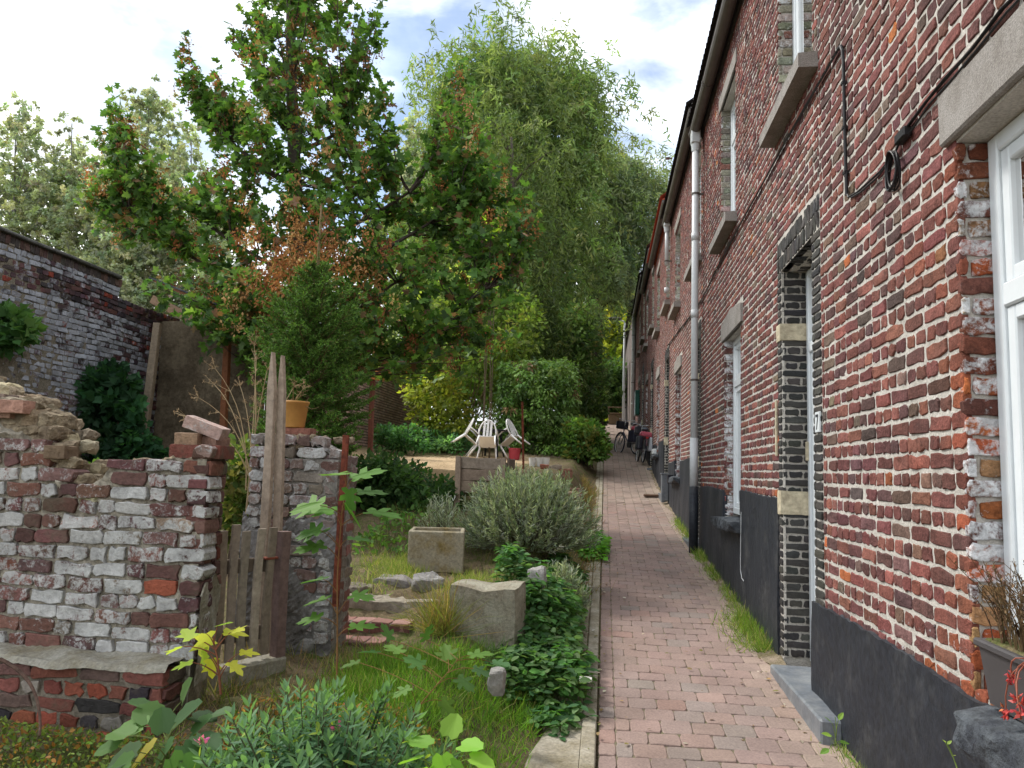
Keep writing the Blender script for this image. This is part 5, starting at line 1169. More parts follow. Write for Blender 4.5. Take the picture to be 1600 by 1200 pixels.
clump_shrub('orange_shrub','small orange-leaved shrub touching the roof edge at the far end of the houses','shrub',[(487,990,1000),(500,986,1000),(520,985,998)],52,.8,26,26,.5,.3,T_QUAD,[(.42,.24,.04),(.3,.2,.05)],926,stems=3)
# sycamore
def sycamore():
    r=np.random.default_rng(930); b0=np.array(gp(452,690,11.3)); root=thing('sycamore_tree','tall dark sycamore full of brown seed bunches, leaning over the garden left of centre','tree',None,b0)
    t=np.linspace(0,1,14); top=P(470,-330,11.3); tp=b0+(top-b0)*t[:,None]; tp[:,0]+=.10*np.sin(t*7); tr=.15
    s=Soup(); tube(s,tp,tr*(1-.75*t),10,(.075,.062,.05)); part('trunk',s,m_bark,root,True)
    rows=[(-200,400,540),(-60,380,600),(0,385,612),(60,350,612),(110,335,600),(160,318,606),(215,322,612),(280,318,620),(330,270,660),(380,250,760),(430,260,815),(480,330,820),(520,430,800),(560,555,770),(590,600,720)]
    main=env(rows,360,11.3,2.0,r)
    left=[(118,178,196),(150,172,200),(180,165,215),(215,160,235),(245,135,240),(290,130,255),(335,150,300),(380,190,300)]; lp=env(left,44,10.9,.6,r)
    right=[(105,705,722),(150,692,745),(210,672,765),(270,655,790),(330,660,830),(380,690,840)]; rp=env(right,64,11.6,.9,r)
    hi=[(68,280,300),(110,283,312),(140,290,330),(180,300,345)]; hp=env(hi,9,11.2,.3,r)
    lo=env([(430,250,400),(480,235,440),(520,300,470),(560,380,470)],34,9.5,.4,r)
    tips=np.vstack([main,lp,rp,hp,lo]); gap=[]
    limbs=Soup(); pos=[];dirs=[];sd=[]; hubs=[]
    for cx,cy,D in ((205,330,10.9),(300,330,11),(700,330,11.6),(640,300,11.4),(540,200,11.2),(360,220,11.2),(620,440,11.3),(760,450,11.2)):
        e=P(cx,cy,D); dd=np.linalg.norm((e-b0)[:2]); za=np.clip((e[2]-b0[2]-dd*.55)/(top[2]-b0[2]),.1,.9); a=np.array([np.interp(za,t,tp[:,j]) for j in range(3)])
        q=bez(a,a+(e-a)*np.array([.5,.5,.3]),e,9); tube(limbs,q,np.linspace(.05,.018,9),6,(.07,.055,.045),cap=False); hubs.append(q)
    H=np.vstack(hubs+[tp[1:]])
    for e in tips:
        dd=H-e; dn=np.linalg.norm(dd*np.array([1,1,.7]),axis=1)+np.where(H[:,2]>e[2]-.1,1.2,0); a=H[np.argmin(dn)]
        q=bez(a,a+(e-a)*np.array([.65,.65,.35]),e,8)+r.normal(0,.012,(8,3)); tube(limbs,q,np.linspace(.016,.004,8),4,(.08,.06,.05),cap=False)
        d0=unit(q[-1]-q[-3]); seg=q[3:]
        for j in range(8):                                 # opposite leaf pairs along the shoot and short side twigs
            f=j/8; c=seg[0]+(seg[-1]-seg[0])*f if len(seg)>1 else e
            tw=rv(r,1,.35)[0]; ln=r.uniform(.08,.36); 
            m=4+int(r.integers(0,4)); ff=np.linspace(.3,1,m)[:,None]; pos.append(c+tw*ln*ff+r.normal(0,.02,(m,3))); dirs.append(unit(rv(r,m,-.3)+tw*.5))
        pos.append(e+d0*np.linspace(-.1,.3,8)[:,None]+r.normal(0,.02,(8,3))); dirs.append(unit(rv(r,8,.1)))
        if r.random()<.62: sd.append(e+rv(r,1)[0]*.12)
    part('limbs',limbs,m_bark,root,True)
    pos=np.vstack(pos); dirs=np.vstack(dirs); N=len(pos); s=Soup()
    c=pal(r,N,[(.052,.105,.026),(.072,.14,.032),(.042,.078,.032),(.11,.18,.045),(.13,.08,.05)],[4,3.5,2.4,1.8,.8],.2)
    leaves(s,T_MAPLE,pos,dirs,rv(r,N,1.7),r.uniform(.08,.145,N),c,1.05); part('foliage',s,m_leaf,root)
    sd=np.vstack(sd+[P(475+r.normal(0,50),415+r.normal(0,34),r.uniform(8.7,9.5)) for _ in range(85)]+[P(465+r.normal(0,14),90+r.normal(0,60),11.1) for _ in range(22)]+[P(180+r.normal(0,22),290+r.normal(0,9),10.8) for _ in range(12)]+[P(205+r.normal(0,10),215+r.normal(0,10),10.8) for _ in range(8)]+[P(560+r.normal(0,18),440+r.normal(0,14),10.3) for _ in range(8)]); s=Soup(); n=len(sd); k=46; N=n*k; p=np.repeat(sd,k,0)+r.normal(0,1,(N,3))*np.array([.05,.05,.085])
    c=np.repeat(pal(r,n,[(.24,.115,.04),(.17,.075,.028),(.33,.20,.085),(.12,.055,.028)],[3,2.5,2.2,1.6],.2),k,0)*np.exp(r.normal(0,.2,(N,1)))
    leaves(s,T_QUAD,p,rv(r,N,-1.2),rv(r,N),r.uniform(.035,.06,N),c,.9); part('seed_bunches',s,m_dry,root)
sycamore()
# young spruce
def spruce():
    r=np.random.default_rng(940); D=8.0; b0=np.array(gp(478,735,D)); top=P(503,310,D); root=thing('spruce_tree','young green spruce with tall bare leader, standing behind the gate posts','tree',None,b0)
    s=Soup(); t=np.linspace(0,1,8); tp=b0+(top-b0)*t[:,None]; tube(s,tp,np.linspace(.055,.009,8),7,(.17,.12,.06)); part('trunk',s,m_bark,root,True)
    H=top[2]-b0[2]; s=Soup(); br=Soup(); pos=[];dr=[];cl=[]
    def needles(a,b_,n,ln,bright):
        f=r.random((n,1)); p=a+(b_-a)*f; d=unit(b_-a); q=unit(rv(r,n)+np.array([0,0,.25])); dd=unit(q-d*(q@d)[:,None]*.6+d*.75); pos.append(p); dr.append(np.hstack([dd*1.0, np.full((n,1),ln)])); cl.append(pal(r,n,[(.05,.105,.018),(.075,.14,.024),(.03,.065,.014)],None,.18)*bright)
    nw=25
    for w_ in range(nw):
        f=w_/(nw-1); z=b0[2]+H*(.04+.72*f); c=np.array([np.interp((z-b0[2])/H,t,tp[:,j]) for j in range(3)])
        R=np.interp(f,[0,.25,.6,.8,.92,1],[.52,.63,.60,.44,.25,.12]); nb=8 if f<.85 else 5; ph=r.uniform(0,6)
        for b_ in range(nb):
            a=ph+b_*2*math.pi/nb+r.normal(0,.15); L=R*r.uniform(.75,1.12); up=.18+.5*f; e=c+np.array([math.cos(a)*L,math.sin(a)*L,L*up+.02]); m=c+(e-c)*.5+np.array([0,0,-.07*L])
            q=bez(c,m,e,8); tube(br,q,np.linspace(.009,.003,8),4,(.15,.10,.05),cap=False)
            needles(q[4],q[7],22,.028,1.15)
            for j in range(1,8):
                for sd in (-1,1):
                    ln=L*.42*(1-j/9.5)+.04; dv=unit(q[min(j+1,7)]-q[j-1]); sv=np.cross(dv,[0,0,1.])*sd; e2=q[j]+unit(dv*.75+sv*.8+np.array([0,0,r.normal(-.02,.12)]))*ln; tube(br,[q[j],e2],[.003,.0018],3,(.15,.10,.05),cap=False)
                    needles(q[j],e2,int(14+ln*110),.026,1.0 if j<6 else 1.35)
                    if ln>.12:
                        for g in (.45,.75): p0=q[j]+(e2-q[j])*g; e3=p0+unit(dv*.8+sv*(.2)+rv(r,1)[0]*.35)*ln*.42; needles(p0,e3,int(10+ln*60),.024,1.2)
    for f in np.linspace(.74,.985,5):
        c=b0+(top-b0)*f
        for b_ in range(4): a=r.uniform(0,6.3); e=c+np.array([math.cos(a),math.sin(a),1.0])*.10*(1.05-f)*4; needles(c,e,26,.022,1.2); tube(br,[c,e],.003,3,(.2,.13,.06),cap=False)
    needles(top-np.array([0,0,.09]),top+np.array([0,0,.03]),60,.022,1.6); needles(b0+(top-b0)*.76,top,150,.015,1.1)
    part('branches',br,m_bark,root); pos=np.vstack(pos); dr=np.vstack(dr); cl=np.vstack(cl); leaves(s,T_NEED,pos,dr[:,:3],rv(r,len(pos),.5),dr[:,3]*r.uniform(.9,1.5,len(pos)),cl,1.7); part('needles',s,m_needle,root)
spruce()
# shrubs behind and beside the yard
clump_shrub('elder_shrub','yellow-green many-stemmed shrub at the back of the sandy yard','shrub',[(425,650,760),(470,640,830),(530,640,845),(590,640,800),(630,650,780)],20.5,1.6,230,34,.36,.15,T_OV,[(.13,.19,.04),(.10,.155,.035),(.19,.24,.055),(.07,.11,.03)],950,stems=34,stemcol=(.25,.18,.10),up=.6)
clump_shrub('elder_shrub','bright yellow-green shrub low beside the brick boundary wall','shrub',[(590,640,690),(615,640,720),(660,655,740),(690,680,760)],19.2,1.0,95,34,.28,.14,T_OV,[(.20,.21,.035),(.15,.18,.03),(.09,.12,.025)],951,stems=14,stemcol=(.22,.16,.09))
clump_shrub('lime_sapling','lone lime-green maple sapling standing up through the sycamore, left of the dark tree','sapling',[(325,768,776),(350,760,785),(395,755,790)],17.5,.4,24,20,.22,.16,T_MAPLE,[(.28,.42,.04),(.22,.34,.04)],952,stems=4)
clump_shrub('clipped_hedge','boxy clipped laurel hedge block right of the white chairs','hedge',[(566,790,890),(574,782,900),(620,780,902),(690,782,902),(712,788,900)],19.3,.9,640,28,.15,.105,T_OV,[(.10,.18,.04),(.14,.23,.055),(.065,.12,.03),(.16,.11,.055)],953,wts=[4,3,3,.45],droop=.75,stems=10,up=.3,mat=m_gloss,wid=.85)
clump_shrub('nettle_bed','low bluish-green nettle bed along the foot of the boundary wall','plant',[(668,590,650),(680,588,700),(696,585,740),(702,590,745)],18.2,.8,130,30,.16,.10,T_OV,[(.065,.15,.06),(.09,.19,.075),(.045,.10,.045)],954,stems=0,up=1.2)
clump_shrub('lane_thicket','tall mixed green thicket leaning over the left edge of the lane','shrub',[(480,890,915),(520,880,928),(580,882,938),(640,886,936),(690,886,930)],24,1.3,330,36,.36,.15,T_OV,[(.09,.15,.05),(.12,.19,.055),(.06,.10,.035),(.16,.2,.07),(.22,.18,.08)],955,wts=[4,3,3,1.4,.5],stems=14)
clump_shrub('lane_thicket','dark thicket in front of the far trees, where the lane ends','shrub',[(570,920,968),(620,925,966),(645,930,958)],40,1.5,150,30,.5,.24,T_OV,[(.05,.09,.03),(.07,.12,.04)],956,stems=6)
clump_shrub('low_shrub','low bright green shrub spilling on to the lane in front of the thicket','shrub',[(660,892,925),(685,885,942),(705,885,946),(718,890,938)],18.2,.6,120,30,.17,.12,T_OV,[(.06,.12,.03),(.09,.16,.04),(.14,.15,.04)],957,stems=6)
clump_shrub('climber','dark green climbing plant growing up the tall sooty wall','climber',[(568,150,185),(590,125,200),(640,130,212),(690,145,235),(740,150,260)],9.35,.35,150,30,.16,.115,T_IVY,[(.022,.065,.028),(.03,.085,.035),(.018,.045,.022)],958,stems=10,up=.3)
clump_shrub('climber','small leafy climber hanging over the tall wall at the left edge of the photo','climber',[(485,-40,15),(505,-60,50),(530,-50,45),(548,-30,15)],7.75,.25,44,22,.14,.12,T_IVY,[(.06,.12,.04),(.04,.09,.03)],959,stems=5,ground=False)
clump_shrub('bramble','dark green bramble mound between the sandy yard and the concrete planter','shrub',[(718,562,610),(738,552,650),(768,550,718),(800,556,716),(818,570,700)],8.7,.5,230,30,.15,.075,T_OV,[(.022,.05,.018),(.035,.075,.024),(.05,.10,.03)],960,stems=10,up=.8)
clump_shrub('bramble','small dark shrub in the gap behind the ruined wall, below the climber','shrub',[(700,370,390),(735,355,392),(790,352,392),(830,355,390)],5.6,.3,60,26,.14,.07,T_OV,[(.05,.09,.02),(.09,.12,.03),(.14,.14,.05)],961,stems=5)
clump_shrub('weed','pale green weed growing in the gap of the ruined wall top','plant',[(735,135,150),(752,132,156),(765,135,150)],3.75,.1,12,12,.05,.06,T_OV,[(.12,.22,.06),(.08,.16,.05)],962,stems=3,ground=False)
# lavender
def spiky(name,label,cat,C0,rad,n,L,cols,seed,leaf=.035,k=16,ur=1.0,wid=1.,stemc=(.16,.15,.10),lean=0.):
    r=np.random.default_rng(seed); C0=np.array(C0,float); root=thing(name,label,cat,None,C0); rad=np.array(rad,float); s=Soup(); st=Soup(); pos=[];dr=[];cc=[]
    for i in range(n):
        d=rv(r,1,ur)[0]; d[2]=abs(d[2]); e=C0+d*rad*r.uniform(.72,1.05); a=C0+d*rad*r.uniform(.25,.5)*np.array([1,1,.6])
        e2=e+np.array([d[0]*.3,d[1]*.3,.9])*L*r.uniform(.4,1.1)+np.array([lean*L*r.random(),0,0]); q=bez(a,e,e2,6); tube(st,q,np.linspace(.0028,.001,6),3,stemc,cap=False)
        f=np.linspace(.25,1,k); p=(1-f[:,None])**2*a+2*f[:,None]*(1-f[:,None])*e+f[:,None]**2*e2; ax=unit(e2-a); pos.append(p); q_=rv(r,k,.2); dr.append(unit(ax*.9+q_*.75)); cc.append(pal(r,1,cols,None,.16)*np.exp(r.normal(0,.12,(k,1))))
    part('stems',st,m_dry,root); pos=np.vstack(pos); dr=np.vstack(dr); leaves(s,T_NEED,pos,dr,rv(r,len(pos),.6),leaf*r.uniform(.7,1.3,len(pos)),np.vstack(cc),1.3*wid); part('foliage',s,m_leaf,root); return root
LAV=[(.205,.235,.19),(.25,.275,.23),(.155,.185,.135),(.11,.145,.095)]
c=P(822,835,7.1); c[2]=float(gz(c[0],7.1)); spiky('lavender_bush','big rounded grey-green lavender bush in the middle, right of the planter','shrub',c,(.66,.55,.62),1150,.16,LAV,970,.042,20,.75)
c=P(872,905,6.2); c[2]=float(gz(c[0],6.2))-.02; spiky('lavender_bush','smaller grey lavender spilling down beside the path below the big one','shrub',c,(.24,.3,.28),300,.12,LAV,971,.038,18,.5)
c=P(690,800,7.0); c[2]=float(gz(c[0],7.0))+.1; spiky('artemisia','thin silvery sprig plant above the back of the concrete planter','plant',c,(.2,.15,.3),70,.16,[(.28,.31,.27),(.22,.25,.2)],972,.035,16,1.2)
# hebe
def hebe():
    r=np.random.default_rng(980); C0=np.array([-.82,2.30,-1.2]); root=thing('hebe_bush','dense grey-green hebe bush with narrow paired leaves, at the bottom left foreground','shrub',None,C0); st=Soup(); pos=[];dr=[];nm=[];cc=[];FL=[]
    rad=np.array([.44,.42,.46])
    for i in range(440):
        d=rv(r,1,.55)[0]; d[2]=abs(d[2]); e=C0+d*rad*r.uniform(.62,1.04); a=C0+d*rad*.3; ax=unit(d*np.array([.8,.8,.9])+np.array([0,0,.55])); tip=e+ax*r.uniform(.03,.09); q=bez(a,e,tip,5); tube(st,q,np.linspace(.003,.0018,5),4,(.09,.10,.05),cap=False)
        u,v,_=frame_of(ax); n=9; rot0=r.uniform(0,3)
        for j in range(n):
            f=j/(n-1); p=q[2]+(tip-q[2])*f if True else 0
            for sd in (0,1):
                an=rot0+j*math.pi/2+sd*math.pi; o=math.cos(an)*u+math.sin(an)*v; k=.9-.65*f**2*1.0
                pos.append(p); dr.append(o*(k+.15)+ax*(.12+.75*f**2)); nm.append(ax*1.0-o*.3); cc.append((.06,.125,.065) if f<.7 else (.09,.165,.08))
        if r.random()<.035 and d[0]<.2: 
            fl=Soup(); FL.append(fl)
            for _ in range(14): 
                dd=rv(r,1,.3); leaves(fl,T_QUAD,(tip+ax*.01+r.normal(0,.006,3))[None],dd,rv(r,1),[.016],np.array([(.45,.10,.27)]))
    part('stems',st,m_bark,root); s=Soup(); N=len(pos); cc=np.array(cc)*np.exp(r.normal(0,.15,(N,1))); m=r.random(N)<.03; cc[m]=(.20,.26,.05)
    leaves(s,T_NAR,np.array(pos),np.array(dr),np.array(nm),r.uniform(.034,.052,N),cc,1.35); part('foliage',s,m_leaf,root); [part('flower',fl,m_leaf,root) for fl in FL]
hebe()
# lobed sapling in the middle left
def leafy_stem(name,label,cat,pts,lf,seed,T=T_LOBE,stemc=(.33,.12,.06),r0=.008,cols=[(.10,.24,.045)],up=1.6,mat=None):
    """pts: photo points (x, y, distance) of the stem; lf: (x, y, distance, size, dx, dy) leaves with the direction they point in"""
    r=np.random.default_rng(seed); q=np.array([P(*p) for p in pts]); root=thing(name,label,cat,None,q[0]); s=Soup(); n=24; t=np.linspace(0,1,len(q)); ti=np.linspace(0,1,n); qq=np.stack([np.interp(ti,t,q[:,j]) for j in range(3)],-1); tube(s,qq,np.linspace(r0,r0*.4,n),6,stemc)
    L=Soup()
    for (x,y,D,sz,dx,dy) in lf:
        p=P(x,y,D); d=nrm(P(x+dx*50,y+dy*50,D)-p)+np.array([0,r.normal(0,.35),0]); a=qq[np.argmin(np.linalg.norm((qq-p)*np.array([1,1,1.6])+np.array([0,0,.10]),axis=1))]; tube(s,bez(a,(a+p)/2+np.array([0,0,.02]),p,5),np.linspace(min(.0035,r0*.6),.0014,5),4,stemc,cap=False)
        col=palette(1,cols,[1]*len(cols),r,.14); leaves(L,T,p[None],d[None],np.array([[r.normal(0,.25)+.1,r.normal(-.35,.3),up]]),[sz],col)
    part('stem',s,m_dry,root); part('leaves',L,mat or m_leaf,root); return root
leafy_stem('lobed_sapling','tall thin sapling with big lobed green leaves, in front of the rusty iron post','sapling',[(526,1065,3.55),(527,1000,3.6),(527,900,3.62),(534,800,3.65),(545,738,3.7)],
 [(535,742,3.65,.16,-1,-.1),(552,748,3.7,.17,.9,-.35),(545,765,3.62,.12,.1,.5),(520,800,3.6,.16,-1,-.05),(500,790,3.55,.17,-1,.12),(560,770,3.75,.15,1,-.05),(575,800,3.8,.18,1,.1),(510,830,3.55,.15,-.9,.2),(540,790,3.6,.14,.4,.5),(500,828,3.5,.13,-1,.25),(505,852,3.55,.14,-1,.15),(505,905,3.6,.13,-1,.1),(545,842,3.7,.12,1,.05),(510,936,3.6,.13,-1,.2),(550,930,3.7,.12,1,.1),(500,965,3.55,.12,-1,.15),(548,980,3.6,.13,1,-.05)],990,cols=[(.06,.135,.025),(.08,.17,.03),(.05,.11,.03)],r0=.0048,stemc=(.25,.14,.06))
leafy_stem('yellow_vine','low vine with bright yellow-green lobed leaves at the foot of the picket gate','vine',[(345,1085,2.95),(340,1030,2.95),(330,985,3.0)],
 [(300,998,2.95,.085,-.8,-.5),(322,990,2.95,.11,-.2,.6),(350,988,3.0,.10,.6,.1),(340,978,3.0,.07,.9,-.3),(285,1010,2.9,.085,-1,.4),(318,1015,2.95,.08,.0,.7),(365,985,3.0,.07,1,-.2),(375,1020,3.0,.08,1,.1),(330,1030,2.95,.075,.2,.8),(300,1035,2.9,.08,-.8,.2),(360,1035,2.95,.08,.7,.5)],991,cols=[(.52,.58,.04),(.44,.56,.06),(.30,.46,.07)],stemc=(.25,.10,.06),r0=.005,T=T_MAPLE)
leafy_stem('fig_sapling','low sapling with orange stems and lobed leaves leaning through the grass','sapling',[(640,1120,2.9),(670,1085,3.0),(700,1050,3.1),(715,1030,3.15)],
 [(660,1040,3.1,0.086,-.8,-.4),(625,1020,3.2,0.094,-.7,-.3),(700,1030,3.2,0.086,-.3,-.6),(735,1025,3.2,0.101,1,-.1),(770,1035,3.25,0.079,1,.1),(715,1060,3.1,0.086,.7,.4),(690,1095,3.0,0.079,.5,.6),(640,1075,2.95,0.072,-.8,.3),(590,1020,3.3,0.094,-1,-.1),(610,1000,3.4,0.086,-.3,-.6),(560,1035,3.2,0.079,-1,.2),(665,1000,3.5,0.086,.2,-.6),(740,1045,3.1,0.072,.8,.3)],992,cols=[(.06,.13,.035),(.09,.17,.035),(.05,.10,.04)],stemc=(.22,.12,.05),r0=.0026)
leafy_stem('bright_weed','bright lime-green jagged leaves at the bottom edge beside the hebe','plant',[(690,1215,2.2),(692,1190,2.22),(695,1165,2.25)],
 [(670,1165,2.2,.075,-1,-.2),(700,1150,2.3,.07,.3,-.8),(720,1165,2.25,.075,1,-.1),(655,1185,2.15,.07,-1,.3),(690,1180,2.15,.08,.1,.5),(735,1185,2.2,.075,1,.3),(705,1195,2.1,.075,.6,.7),(670,1200,2.1,.07,-.7,.7),(650,1160,2.25,.06,-.8,-.6)],993,cols=[(.12,.24,.04),(.16,.29,.045)],r0=.004,stemc=(.2,.3,.06),T=T_ROUND)
c1=[(250,1120,2.55,.10,-.6,-.2),(225,1135,2.5,.11,-1,.1),(275,1130,2.5,.11,.4,-.4),(300,1120,2.55,.09,.9,.1),(240,1165,2.4,.12,-.5,.5),(285,1165,2.4,.11,.6,.5),(215,1175,2.35,.11,-1,.4),(265,1185,2.3,.12,.1,.8),(310,1150,2.45,.1,1,.3),(330,1120,2.55,.085,.8,-.3),(285,1095,2.65,.09,.3,-.8),(200,1150,2.45,.1,-1,-.1),(320,1185,2.3,.10,.8,.4),(235,1105,2.6,.08,-.8,-.5),(255,1145,2.5,.09,-.2,-.7),(205,1190,2.3,.1,-.9,.5),(285,1190,2.25,.1,.3,.8),(300,1145,2.5,.085,.5,-.5),(270,1160,2.45,.1,-.3,.4),(340,1150,2.5,.075,1,.2),(345,1185,2.35,.085,.9,.5),(185,1165,2.45,.085,-1,.2)]
leafy_stem('mallow','mallow with broad rounded leaves, some turned yellow, left of the hebe','plant',[(265,1230,2.4),(262,1180,2.45),(260,1130,2.55)],c1,994,cols=[(.05,.10,.04),(.065,.125,.035),(.24,.20,.04),(.045,.085,.035),(.05,.10,.04)],T=T_ROUND,r0=.005,stemc=(.16,.2,.07))
# dried umbels
def umbel():
    r=np.random.default_rng(996); b0=P(390,745,4.7); root=thing('dried_umbels','pale dry branching umbel stalks leaning out beside the split posts','plant',None,(b0[0],4.7,-.95)); s=Soup(); tube(s,[(b0[0]-.02,4.7,-.95),b0],[.008,.006],5,(.36,.28,.17))
    for (x,y,mx,my) in ((320,597,385,640),(345,578,400,640),(383,556,405,640),(412,575,412,640),(318,655,380,680),(330,625,390,660),(402,540,410,620),(365,600,400,650),(398,600,412,660),(452,600,440,650),(470,606,450,650)):
        e=P(x,y,4.7); e[1]+=r.normal(0,.12); m=P(mx-8,my,4.7); q=bez(b0+np.array([r.normal(0,.02),0,r.uniform(-.1,.1)]),m,e,9); tube(s,q,np.linspace(.0045,.0018,9),4,(.42,.33,.2),cap=False)
        for f in (4,6,8):
            for _ in range(3 if f<8 else 8):
                d=unit(q[-1]-q[-3])*.6+rv(r,1)[0]*.7; e2=q[f]+d*r.uniform(.03,.08); tube(s,[q[f],e2],[.0018,.001],3,(.42,.33,.2),cap=False)
                for _ in range(4): e3=e2+rv(r,1)[0]*.014; tube(s,[e2,e3],[.0009,.002],3,(.36,.26,.15),cap=False)
    part('stalks',s,m_dry,root)
umbel()
# grass: countless blades, one object per patch
T_BL=(np.array([(-.5,0,0),(.5,0,0),(.42,.35,.03),(-.42,.35,.03),(.3,.7,.13),(-.3,.7,.13),(0,1,.3)]),[[0,1,2,3],[3,2,4,5],[5,4,6]])
def grass(name,pts,cols,seed,h=(.06,.2),wts=None,w_=.035,kind='stuff',label=None,cat=None,lean=.5,group=None):
    r=np.random.default_rng(seed); n=len(pts); hh=r.uniform(h[0],h[1],n); d=rv(r,n,1.6); d[:,2]=np.abs(d[:,2]); nm=rv(r,n); y=unit(d); z=nm-y*(nm*y).sum(1,keepdims=True); z=unit(z); x=np.cross(y,z); wd=r.uniform(.6,1.2,n)*.0045
    M=np.stack([x*wd[:,None],y*hh[:,None],z*hh[:,None]*r.uniform(.3,1.8,n)[:,None]*lean],-1); s=Soup(); s.inst(T_BL[0],T_BL[1],M,pts,pal(r,n,cols,wts,.2))
    if kind=='stuff': o=build(name,s,m_leaf); tag(o,label,cat,None,'stuff')
    else: o=solo(name,s,m_leaf,label,cat,group)
    return o
def gpts(r,n,x0,x1,y0,y1,clump=0,cs=.1):
    x=r.uniform(x0,x1,n); y=r.uniform(y0,y1,n)
    if clump:
        cx=r.uniform(x0,x1,clump); cy=r.uniform(y0,y1,clump); i=r.integers(0,clump,n); m=r.random(n)<.7; x=np.where(m,cx[i]+r.normal(0,cs,n),x); y=np.where(m,cy[i]+r.normal(0,cs,n),y)
    return np.stack([x,y,gz(x,y)-.005],-1)
r_=np.random.default_rng(1001); GG=[(.13,.27,.035),(.18,.33,.045),(.09,.19,.03),(.34,.33,.13),(.24,.28,.06)]
p1=gpts(r_,19000,-1.25,-.3,1.9,4.45,80,.09); p1=p1[~((np.abs(p1[:,0]+.82)<.4)&(p1[:,1]<2.6))]; kx=-.42+.16*sst(2.5,4.6,p1[:,1]); p1=p1[p1[:,0]<kx+r_.normal(0,.03,len(p1))]
grass('grass',p1,GG,1,(.04,.14),[4,4,2,1.0,1.0],label='rough green and straw-coloured grass between the hebe and the path',cat='grass')
grass('grass',np.vstack([gpts(r_,1600,-2.0,-1.45,5.2,6.8,16,.08),gpts(r_,1700,-1.75,-1.5,5.5,6.7,10,.08),gpts(r_,900,-1.1,-.7,5.3,6.0,9,.07)]),[(.22,.27,.07),(.16,.25,.05),(.36,.33,.15)],2,(.04,.12),label='dry yellowish grass left of the concrete planter',cat='grass')
grass('grass',gpts(r_,4200,-2.4,-.4,6.7,9.9,70,.12),[(.10,.14,.03),(.20,.18,.07),(.08,.11,.03)],3,(.06,.2),label='thin grass on the bank below the sandy yard',cat='grass')
grass('grass',gpts(r_,1800,-1.95,-1.2,3.0,4.5,26,.08),[(.12,.18,.03),(.25,.21,.1),(.30,.22,.12)],4,(.04,.13),label='sparse grass and straw before the picket gate',cat='grass')
e=gpts(r_,2600,-.40,-.10,6.5,16,50,.07); grass('grass',e,[(.20,.19,.06),(.12,.15,.04),(.35,.24,.12),(.28,.15,.08)],5,(.05,.22),label='dry tufts along the left edge of the path',cat='grass')
for k,(y0,y1,n,h,lb) in enumerate(((5.55,6.5,1500,(.04,.15),'big bright green grass tuft at the wall foot beside the door niche'),(6.6,7.6,420,(.04,.14),'thin grass strip at the wall foot under the small window'),(7.9,8.6,420,(.04,.12),'green grass tuft at the wall foot left of the small window'),(8.9,9.5,650,(.04,.13),'green grass tuft at the foot of the downpipe'),(10.2,12.4,620,(.05,.16),'line of grass along the wall foot beyond the downpipe'),(3.3,4.3,230,(.03,.10),'thin grass at the foot of the black wall beside the stone step'))):
    u=r_.random(n); y=np.where(r_.random(n)<.75, y0+(y1-y0)*(r_.integers(0,7,n)+.5)/7+r_.normal(0,.05,n), y0+(y1-y0)*u); x=1.178-np.abs(r_.normal(0,.12 if k==0 else .05,n))*r_.uniform(.2,1.2,n); grass('grass_tuft',np.stack([x,y,zp(y)+.0],-1),[(.15,.25,.035),(.22,.32,.06),(.11,.18,.03),(.40,.36,.16)],20+k,h,[4,4,2,1.6],kind='thing',label=lb,cat='grass tuft',group='grass tufts along the house wall')
c=P(690,1000,4.72); n=520; q=np.stack([c[0]+r_.normal(0,.05,n),4.75+r_.normal(0,.05,n),np.full(n,gz(c[0],4.75))],-1); grass('ornamental_grass',q,[(.20,.22,.05),(.16,.19,.05),(.32,.22,.10)],40,(.2,.42),kind='thing',label='fine-bladed drooping grass tussock left of the concrete block',cat='grass tuft',lean=1.)
c=P(745,1012,4.5); n=260; q=np.stack([c[0]+r_.normal(0,.09,n),4.55+r_.normal(0,.04,n),np.full(n,gz(c[0],4.55))],-1); grass('ornamental_grass',q,[(.12,.2,.05),(.09,.16,.06)],41,(.06,.16),kind='thing',label='short green grass at the foot of the concrete block',cat='grass tuft')
# leafy ground cover beside the path
def cover(name,label,regions,n,h,leaf,cols,seed,T=T_OV,three=True,mat=None,kind='stuff',cat='ground cover'):
    r=np.random.default_rng(seed); s=Soup(); P_=[]
    for (x0,x1,y0,y1,w_,hh) in regions:
        m=int(n*w_); x=r.uniform(x0,x1,m); y=r.uniform(y0,y1,m); ed=np.minimum(np.minimum(x-x0,x1-x)/(x1-x0),np.minimum(y-y0,y1-y)/(y1-y0))*2; keep=r.random(m)<sst(0,.35,ed)+.15; P_.append(np.stack([x,y,gz(x,y)+hh*(.25+.75*r.random(m)**.6)*(.35+.65*sst(0,.5,ed))],-1)[keep])
    p=np.vstack(P_); N=len(p); c=pal(r,N,cols,None,.2)
    if three:
        a0=r.uniform(0,6.3,N)
        tilt=rv(r,N,2.2)
        for k in range(3):
            a=a0+k*2.09; d=np.stack([np.cos(a),np.sin(a),r.normal(-.1,.2,N)],-1); leaves(s,T,p+d*leaf*.1,d,tilt,leaf*r.uniform(.7,1.2,N),c*np.exp(r.normal(0,.08,(N,1))))
    else: leaves(s,T,p,rv(r,N,.0),rv(r,N,2.),leaf*r.uniform(.6,1.3,N),c)
    st=r.choice(N,min(N,500),replace=False)
    for i in st: q=p[i].copy(); q[2]=float(gz(q[0],q[1])); tube(s,[q+np.array([r.normal(0,.03),r.normal(0,.03),0]),p[i]],.0016,3,(.13,.16,.05),cap=False)
    o=build(name,s,mat or m_leaf); return tag(o,label,cat,None,kind)
CL=[(.05,.12,.035),(.07,.155,.04),(.04,.095,.035),(.09,.15,.06)]
